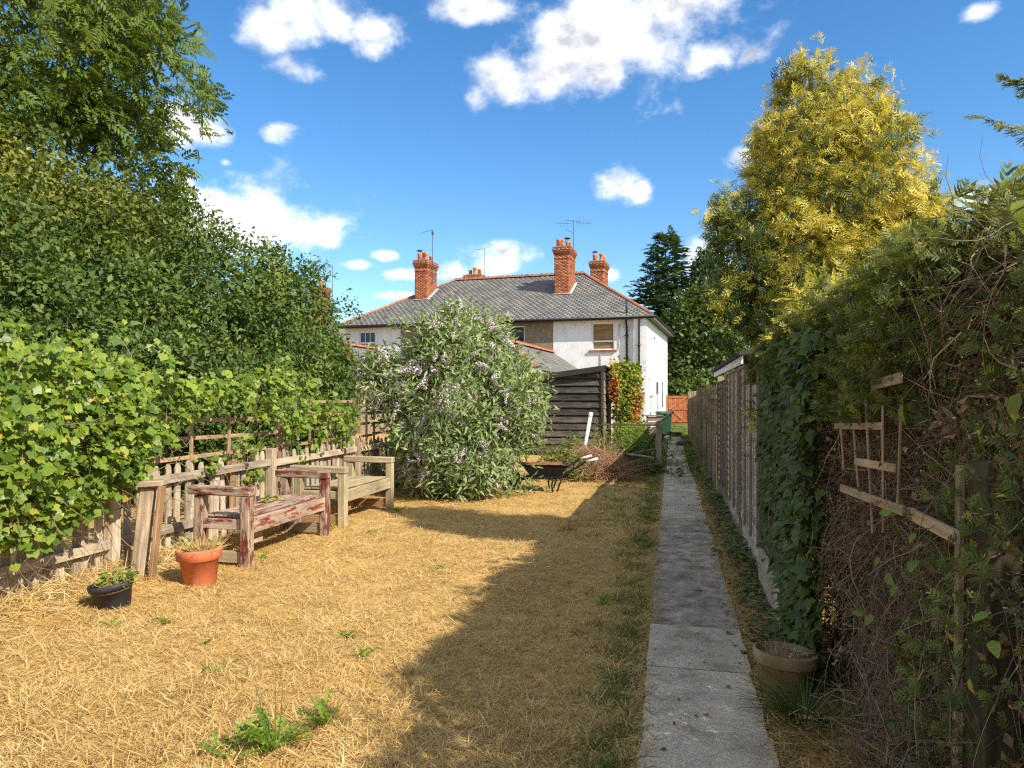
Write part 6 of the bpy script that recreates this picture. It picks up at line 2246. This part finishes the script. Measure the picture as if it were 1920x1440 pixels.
# ------------------------------------------------------------------ the parched lawn
def lawn():
    r = np.random.default_rng(50)
    def pick(n, xr, yr, pw):
        """positions that thin out with distance, as many per pixel near as far"""
        u = r.random(n)
        a, b = yr
        k = 1 - pw
        y = (a ** k + u * (b ** k - a ** k)) ** (1 / k)
        x = r.uniform(*xr, n)
        return x, y
    parts = []
    n = 205000
    x, y = pick(n, (-4.9, -.10), (1.9, 20), 1.7)
    k = np.abs(((x * CY + y * SY) / np.maximum(-x * SY + y * CY, .1))) < .80
    x, y = x[k], y[k]
    n = len(x)
    D = -x * SY + y * CY
    z = gh(x, y) + .002 + .012 * r.random(n)
    flow = np.sin(x * 2.1 + y * 1.3) * 1.5 + np.sin(x * 5.3 - y * 3.9) * 1.2
    ang = flow * .6 + r.normal(size=n) * 1.6
    el = np.abs(r.normal(size=n)) * .38
    T = np.stack([np.cos(ang) * np.cos(el), np.sin(ang) * np.cos(el), np.sin(el)], 1)
    N = rnd_dirs(r, n) * .5 + np.array((0, 0, 1))
    S = (.024 + .044 * r.random(n) ** 1.6) * (1 + .045 * D)
    patch = np.sin(x * 1.9 + 1.2 * np.sin(y * 1.1)) * np.sin(y * 1.4 + np.sin(x * 2.3))
    patch2 = np.sin(x * 5.1 + 2 * np.sin(y * 2.7)) * np.sin(y * 4.3 + 1.5 * np.sin(x * 3.9))
    va = np.clip(.47 + .10 * patch + .07 * patch2 + .19 * r.normal(size=n), 0, 1)
    bare = (np.sin(x * 3.1 + 1.7 * np.sin(y * 2.3)) * np.sin(y * 2.9 + 1.3 * np.sin(x * 2.7 + 1)) + .35 * r.normal(size=n)) > .92
    tc = r.integers(0, n, n // 14)
    own = tc[r.integers(0, len(tc), n)]
    tuf = (r.random(n) < .42) & (np.abs(y - y) < 1)
    rad = .035 * (1 + .08 * D)
    ta = r.uniform(0, 6.28, n); tr = np.abs(r.normal(size=n)) * .5 * rad
    x = np.where(tuf, x[own] + tr * np.cos(ta), x); y = np.where(tuf, y[own] + tr * np.sin(ta), y)
    z = np.where(tuf, gh(x, y), z)
    up = np.stack([np.cos(ta) * .8, np.sin(ta) * .8, .35 + .55 * r.random(n)], 1)
    T = np.where(tuf[:, None], up, T)
    va = np.where(tuf, np.clip(va[own] * .6 + va * .4 - .04, 0, 1), va)
    k = (~bare | tuf) & (x < -.06)
    x, y, z, T, N, S, va, D = x[k], y[k], z[k], T[k], N[k], S[k], va[k], D[k]
    bl = t_blade(.052, -.18)
    wide = t_blade(.068, -.18)
    far = D > 7
    parts.append(scatter(bl, np.stack([x, y, z], 1)[~far], T[~far], N[~far], S[~far], va[~far]))
    parts.append(scatter(wide, np.stack([x, y, z], 1)[far], T[far], N[far], S[far], va[far]))
    # loose cut hay heaped against the pales and round the pots
    m = 9000
    hx = FX + .1 + np.abs(r.normal(size=m)) * .22
    hy = r.uniform(3.5, 8, m)
    hz = gh(hx, hy) + np.maximum(0, .16 - .35 * (hx - FX)) * r.random(m) * (hy < 6.3) + .01 * r.random(m)
    a = r.uniform(0, 6.28, m); e = .45 * r.normal(size=m)
    T2 = np.stack([np.cos(a) * np.cos(e), np.sin(a) * np.cos(e), np.sin(e)], 1)
    parts.append(scatter(t_blade(.03, -.3), np.stack([hx, hy, hz], 1), T2, rnd_dirs(r, m) + np.array((0, 0, 1)), .12 + .1 * r.random(m), np.clip(.55 + .2 * r.normal(size=m), 0, 1)))
    # dead litter in the strip between path and fence
    m = 9000
    lx = np.where(r.random(m) < .8, .49 + .33 * r.random(m), .46 + .06 * np.abs(r.normal(size=m)))
    ly = 2.2 + 14 * r.random(m) ** 1.6
    a = r.uniform(0, 6.28, m); e = .25 * r.normal(size=m)
    T3 = np.stack([np.cos(a) * np.cos(e), np.sin(a) * np.cos(e), np.sin(e)], 1)
    parts.append(scatter(t_blade(.045, -.25), np.stack([lx, ly, .006 + .03 * r.random(m)], 1), T3, rnd_dirs(r, m) * .6 + np.array((0, 0, 1)), .06 + .07 * r.random(m), np.clip(.28 + .2 * r.normal(size=m), 0, 1)))
    m = 5200
    left = r.random(m) < .55
    lx = np.where(left, -.13 + .035 * r.normal(size=m), .462 + .035 * r.normal(size=m))
    ly = 2.0 + 14 * r.random(m) ** 1.5
    a = r.uniform(0, 6.28, m); e = .12 + .15 * np.abs(r.normal(size=m))
    T4 = np.stack([np.cos(a) * np.cos(e), np.sin(a) * np.cos(e), np.sin(e)], 1)
    parts.append(scatter(t_blade(.05, -.25), np.stack([lx, ly, .022 + .012 * r.random(m)], 1), T4, rnd_dirs(r, m) * .4 + np.array((0, 0, 1)), .04 + .06 * r.random(m), np.clip(.38 + .2 * r.normal(size=m), 0, 1)))
    V, T, A = join(*parts)
    tag(add('dry_grass', arr_mesh('dry_grass', V, T, L_STRAW, np.clip(A, 0, 1))), kind='stuff')
    # green grass where it survives
    gp = []
    def tuft(cx, cy, rad, n, h, v=.5):
        a = r.uniform(0, 6.28, n); q = rad * np.abs(r.normal(size=n)) * .6
        px, py = cx + q * np.cos(a), cy + q * np.sin(a)
        out = np.stack([np.cos(a), np.sin(a), np.full(n, 1.1)], 1) + .5 * rnd_dirs(r, n)
        gp.append(scatter(t_blade(.05, .3), np.stack([px, py, gh(px, py)], 1), out, rnd_dirs(r, n) + np.array((0, 0, .3)), h * (.5 + .7 * r.random(n)), np.clip(v + .2 * r.normal(size=n), 0, 1)))
    m = 240
    for _ in range(m):                                   # along the left edge of the path
        yy = 2.4 + 13 * r.random() ** 1.3
        tuft(-.20 - .16 * abs(r.normal()), yy, .09, 34, .07, .62)
    for _ in range(150):                                 # the shaded far lawn
        yy = 8 + 12 * r.random(); xx = -1.3 + 1.15 * r.random()
        tuft(xx, yy, .14, 30, .08, .55)
    for _ in range(170):                                 # the weedy edges of the far path
        yy = 14 + 28 * r.random(); xx = (-.45 - .5 * r.random()) if r.random() < .5 else (.45 + .32 * r.random())
        tuft(xx, yy, .25, 40, .16, .6)
    for _ in range(260):                                 # across the far path itself
        yy = 13.5 + 30 * r.random(); xx = -.1 + .6 * r.random() ** (.5 if yy < 24 else 1)
        tuft(xx, yy, .16, 22, .11, .6)
    for _ in range(320):
        xx, yy = -4.3 + 3.7 * r.random(), 2.2 + 9 * r.random() ** 1.3
        if math.sin(xx * 1.9 + 1.2 * math.sin(yy * 1.3)) * math.sin(yy * 1.1 + xx) > -.1: tuft(xx, yy, .10, 12, .05, .85)
    V, T, A = join(*gp)
    tag(add('green_grass', arr_mesh('green_grass', V, T, L_GRASS, np.clip(A, 0, 1))), kind='stuff')
    # dead leaves blown on to the path
    m = 110
    lx = -.1 + .55 * r.random(m); ly = 2.4 + 16 * r.random(m) ** 1.2
    a = r.uniform(0, 6.28, m)
    dl = scatter(t_leaf(.55, .15, .1), np.stack([lx, ly, np.full(m, .036)], 1), np.stack([np.cos(a), np.sin(a), np.zeros(m)], 1), rnd_dirs(r, m) * .25 + np.array((0, 0, 1)), .015 + .03 * r.random(m) ** 2, np.clip(.3 + .3 * r.normal(size=m), 0, 1))
    tag(add('fallen_leaves', arr_mesh('fallen_leaves', *dl[:2], L_DEADLEAF, np.clip(dl[2], 0, 1))), kind='stuff')
    # leafy ground cover in the strip by the fence
    m = 2600
    yy = 4.6 + 10 * r.random(m) ** 1.4
    den = .5 + .5 * np.sin(yy * 3.1) * np.sin(yy * 1.3 + 1)
    k = r.random(m) < .25 + .75 * den
    yy = yy[k]; m = len(yy)
    xx = .80 - np.abs(r.normal(size=m)) * .14
    a = r.uniform(0, 6.28, m)
    gc = scatter(t_leaf(.7, .1, .1), np.stack([xx, yy, .015 + np.where(yy < 6.8, .03, .09) * r.random(m)], 1), np.stack([np.cos(a), np.sin(a), .1 * r.normal(size=m)], 1), rnd_dirs(r, m) * .5 + np.array((0, 0, 1)), .045 + .03 * r.random(m), np.clip(.5 + .2 * r.normal(size=m), 0, 1))
    tag(add('ground_cover', arr_mesh('ground_cover', *gc[:2], L_IVY, gc[2])), kind='stuff')


lawn()


def t_toothed(w=.36, n=6, seed=0):
    """a dandelion leaf: a midrib with ragged backward teeth"""
    r = np.random.default_rng(seed)
    V, T, A = [(0, 0, 0)], [], [-.1]
    for s in (-1, 1):
        prev = 0
        for i in range(n):
            t0, t1 = (i + .1) / n, (i + 1) / n
            wd = w * (.35 + .65 * t0) * (1 - .45 * t0 ** 3) * (.75 + .4 * r.random())
            k = len(V)
            V += [(0, t0, .0 - .22 * t0 * t0), (s * wd, t0 + .02, .06 - .22 * t0 * t0), (s * wd * .28, t1 - .01, .03 - .22 * t1 * t1), (0, t1, -.22 * t1 * t1)]
            T += [(k, k + 1, k + 2), (k, k + 2, k + 3)]
            A += [-.08, .05, 0, -.08]
    V.append((0, 1.08, -.27)); A.append(.05)
    k = len(V) - 1
    T.append((0, 4 * n, k))
    return np.array(V), np.array(T), np.array(A)


def lawn_weeds():
    r = np.random.default_rng(51)
    def rosette(lab, px, py, rad, n, up, dent=True, mat=L_WEED, group='weeds in the dry lawn'):
        D = 1.6 * F / (py - 748.0)
        b = at(px, py, D); b.z = float(gh(b.x, b.y))
        t = thing('weed', lab, 'weed', b, group)
        tm = t_toothed(.20, 6, n) if up > .25 and rad > .08 else t_oval(.34, .05, .25)
        V, Fc, vv = tm
        for i in range(n):
            a = r.uniform(0, 6.28); s = rad * (.6 + .5 * r.random())
            y = Vector((math.cos(a), math.sin(a), up + .35 * abs(r.normal()))).normalized()
            z = Vector((.3 * r.normal(), .3 * r.normal(), 1)); z = (z - y * z.dot(y)).normalized(); x = y.cross(z)
            M = Matrix((x * s, y * s, z * s)).transposed().to_4x4(); M.translation = b + Vector((.02 * r.normal(), .02 * r.normal(), .006))
            me = arr_mesh('leaf', V, Fc, mat, np.clip(vv + .5 + .18 * r.normal(), 0, 1))
            add('leaf', me, t, M)
        return t
    big = rosette('largest green dandelion clump in the lawn, at the bottom edge of the view', 505, 1415, .20, 34, .6)
    b = WM[big].translation
    q = np.array([b + Vector((.01 * i, .005 * i, 0)) for i in range(4)])
    crown(big, 'stalk', twig_arr(r, q, np.array([(.1 * r.normal(), .1 * r.normal(), 1) for _ in range(4)]), .30, .0035, 4, .06, 0), L_WEED, b)
    rosette('leafy weed at the edge of the shadow, right of the largest clump', 605, 1370, .15, 16, .7)
    rosette('low weed left of the largest clump at the bottom edge', 430, 1428, .13, 10, .35)
    rosette('broad leaved weed in the dry lawn near the middle, on sunlit grass', 655, 1197, .09, 8, .25)
    rosette('grassy green weed by the shadow edge just below and right of the broad leaved weed', 682, 1240, .10, 9, .9)
    rosette('small pale weed in the lawn below the terracotta pot', 402, 1262, .08, 5, .3)
    rosette('two leaved weed left of the broad leaved weed in the open lawn', 382, 1210, .06, 5, .6)
    rosette('flat weed right of the black pot in the hay', 308, 1168, .10, 7, .2)
    rosette('grass-like weed just below the black pot', 215, 1178, .09, 8, .8)
    rosette('dark green tuft in the shaded lawn beside the path', 1130, 1135, .11, 14, .9)
    rosette('green tuft in front of the pale bench leg', 745, 962, .14, 12, .8)
    rosette('green tuft at the foot of the red bench near leg', 492, 1050, .12, 10, .8)
    rosette('small weed in the sunlit lawn behind the shadow edge', 832, 1066, .09, 7, .6)
    rosette('weed in the hay between the two benches', 618, 1000, .12, 9, .9)
    rosette('grey green weed in the lawn in front of the pale bench', 700, 1000, .10, 7, .3)
    rosette('tiny dark weed above the largest clump', 392, 1338, .05, 4, .5)
    # sprig of vine fallen on the red bench seat
    t = thing('vine_sprig', 'sprig of yellow green vine leaves lying on the red bench seat', 'sprig', (-4.25, 7.1, .485))
    V, Fc, vv = t_lobed(1, 4, 5, .6)
    for i in range(14):
        a = r.uniform(0, 6.28); s = .05 + .03 * r.random()
        y = Vector((math.cos(a), math.sin(a), .3 * r.normal())).normalized(); z = Vector((.3 * r.normal(), .3 * r.normal(), 1)); z = (z - y * z.dot(y)).normalized(); x = y.cross(z)
        M = Matrix((x * s, y * s, z * s)).transposed().to_4x4(); M.translation = (-4.25 + .08 * r.normal(), 7.1 + .14 * r.normal(), .495 + .04 * r.random())
        add('leaf', arr_mesh('leaf', V, Fc, L_VINE, np.clip(vv + .55 + .2 * r.normal(), 0, 1)), t, M)
    # what grows in the pots
    def pot_plant(p, z, rad, n, h, mats, lab_leaf):
        M0 = WM[p]
        c = np.array(M0.translation) + np.array((0, 0, z))
        a = r.uniform(0, 6.28, n); q = rad * np.sqrt(r.random(n))
        P = c + np.stack([q * np.cos(a), q * np.sin(a), np.zeros(n)], 1)
        arr = scatter(t_blade(.03, .5), P, np.stack([np.cos(a) * .7, np.sin(a) * .7, np.full(n, .7)], 1) + .5 * rnd_dirs(r, n), rnd_dirs(r, n), h * (.4 + .8 * r.random(n)), np.clip(.55 + .2 * r.normal(size=n), 0, 1))
        crown(p, 'dry_grass', arr, mats, M0.translation)
        if lab_leaf:
            m = lab_leaf
            a = r.uniform(0, 6.28, m)
            P = c + np.stack([rad * 1.1 * np.cos(a) * r.random(m), rad * 1.1 * np.sin(a) * r.random(m), .02 + .08 * r.random(m)], 1)
            arr = scatter(t_leaf(.55), P, np.stack([np.cos(a), np.sin(a), .4 * r.normal(size=m)], 1), rnd_dirs(r, m) * .5 + np.array((0, 0, 1)), .05 + .025 * r.random(m), np.clip(.5 + .2 * r.normal(size=m), 0, 1))
            crown(p, 'foliage', arr, L_VINE, M0.translation)
    pot_plant(P_TERRA, .29, .15, 420, .14, L_STRAW, 18)
    pot_plant(P_BLACK, .20, .13, 160, .13, L_STRAW, 60)
    pot_plant(P_STONE, .205, .11, 70, .09, L_STRAW, 0)
    # grass tuft in front of the clay pot
    b = Vector((.655, 3.80, 0))
    t = thing('grass_tuft', 'dark green grass tuft growing at the foot of the mossy clay pot', 'grass', b)
    n = 190
    a = r.uniform(0, 6.28, n); q = .055 * np.sqrt(r.random(n))
    P = np.array(b) + np.stack([q * np.cos(a), q * np.sin(a), np.zeros(n)], 1)
    arr = scatter(t_blade(.02, .75), P, np.stack([np.cos(a) * .75, np.sin(a) * .55, np.ones(n)], 1) + .25 * rnd_dirs(r, n), np.stack([np.cos(a), np.sin(a), np.full(n, -.2)], 1), .16 + .20 * r.random(n), np.clip(.35 + .2 * r.normal(size=n), 0, 1))
    crown(t, 'blades', arr, L_GRASS, b)


lawn_weeds()
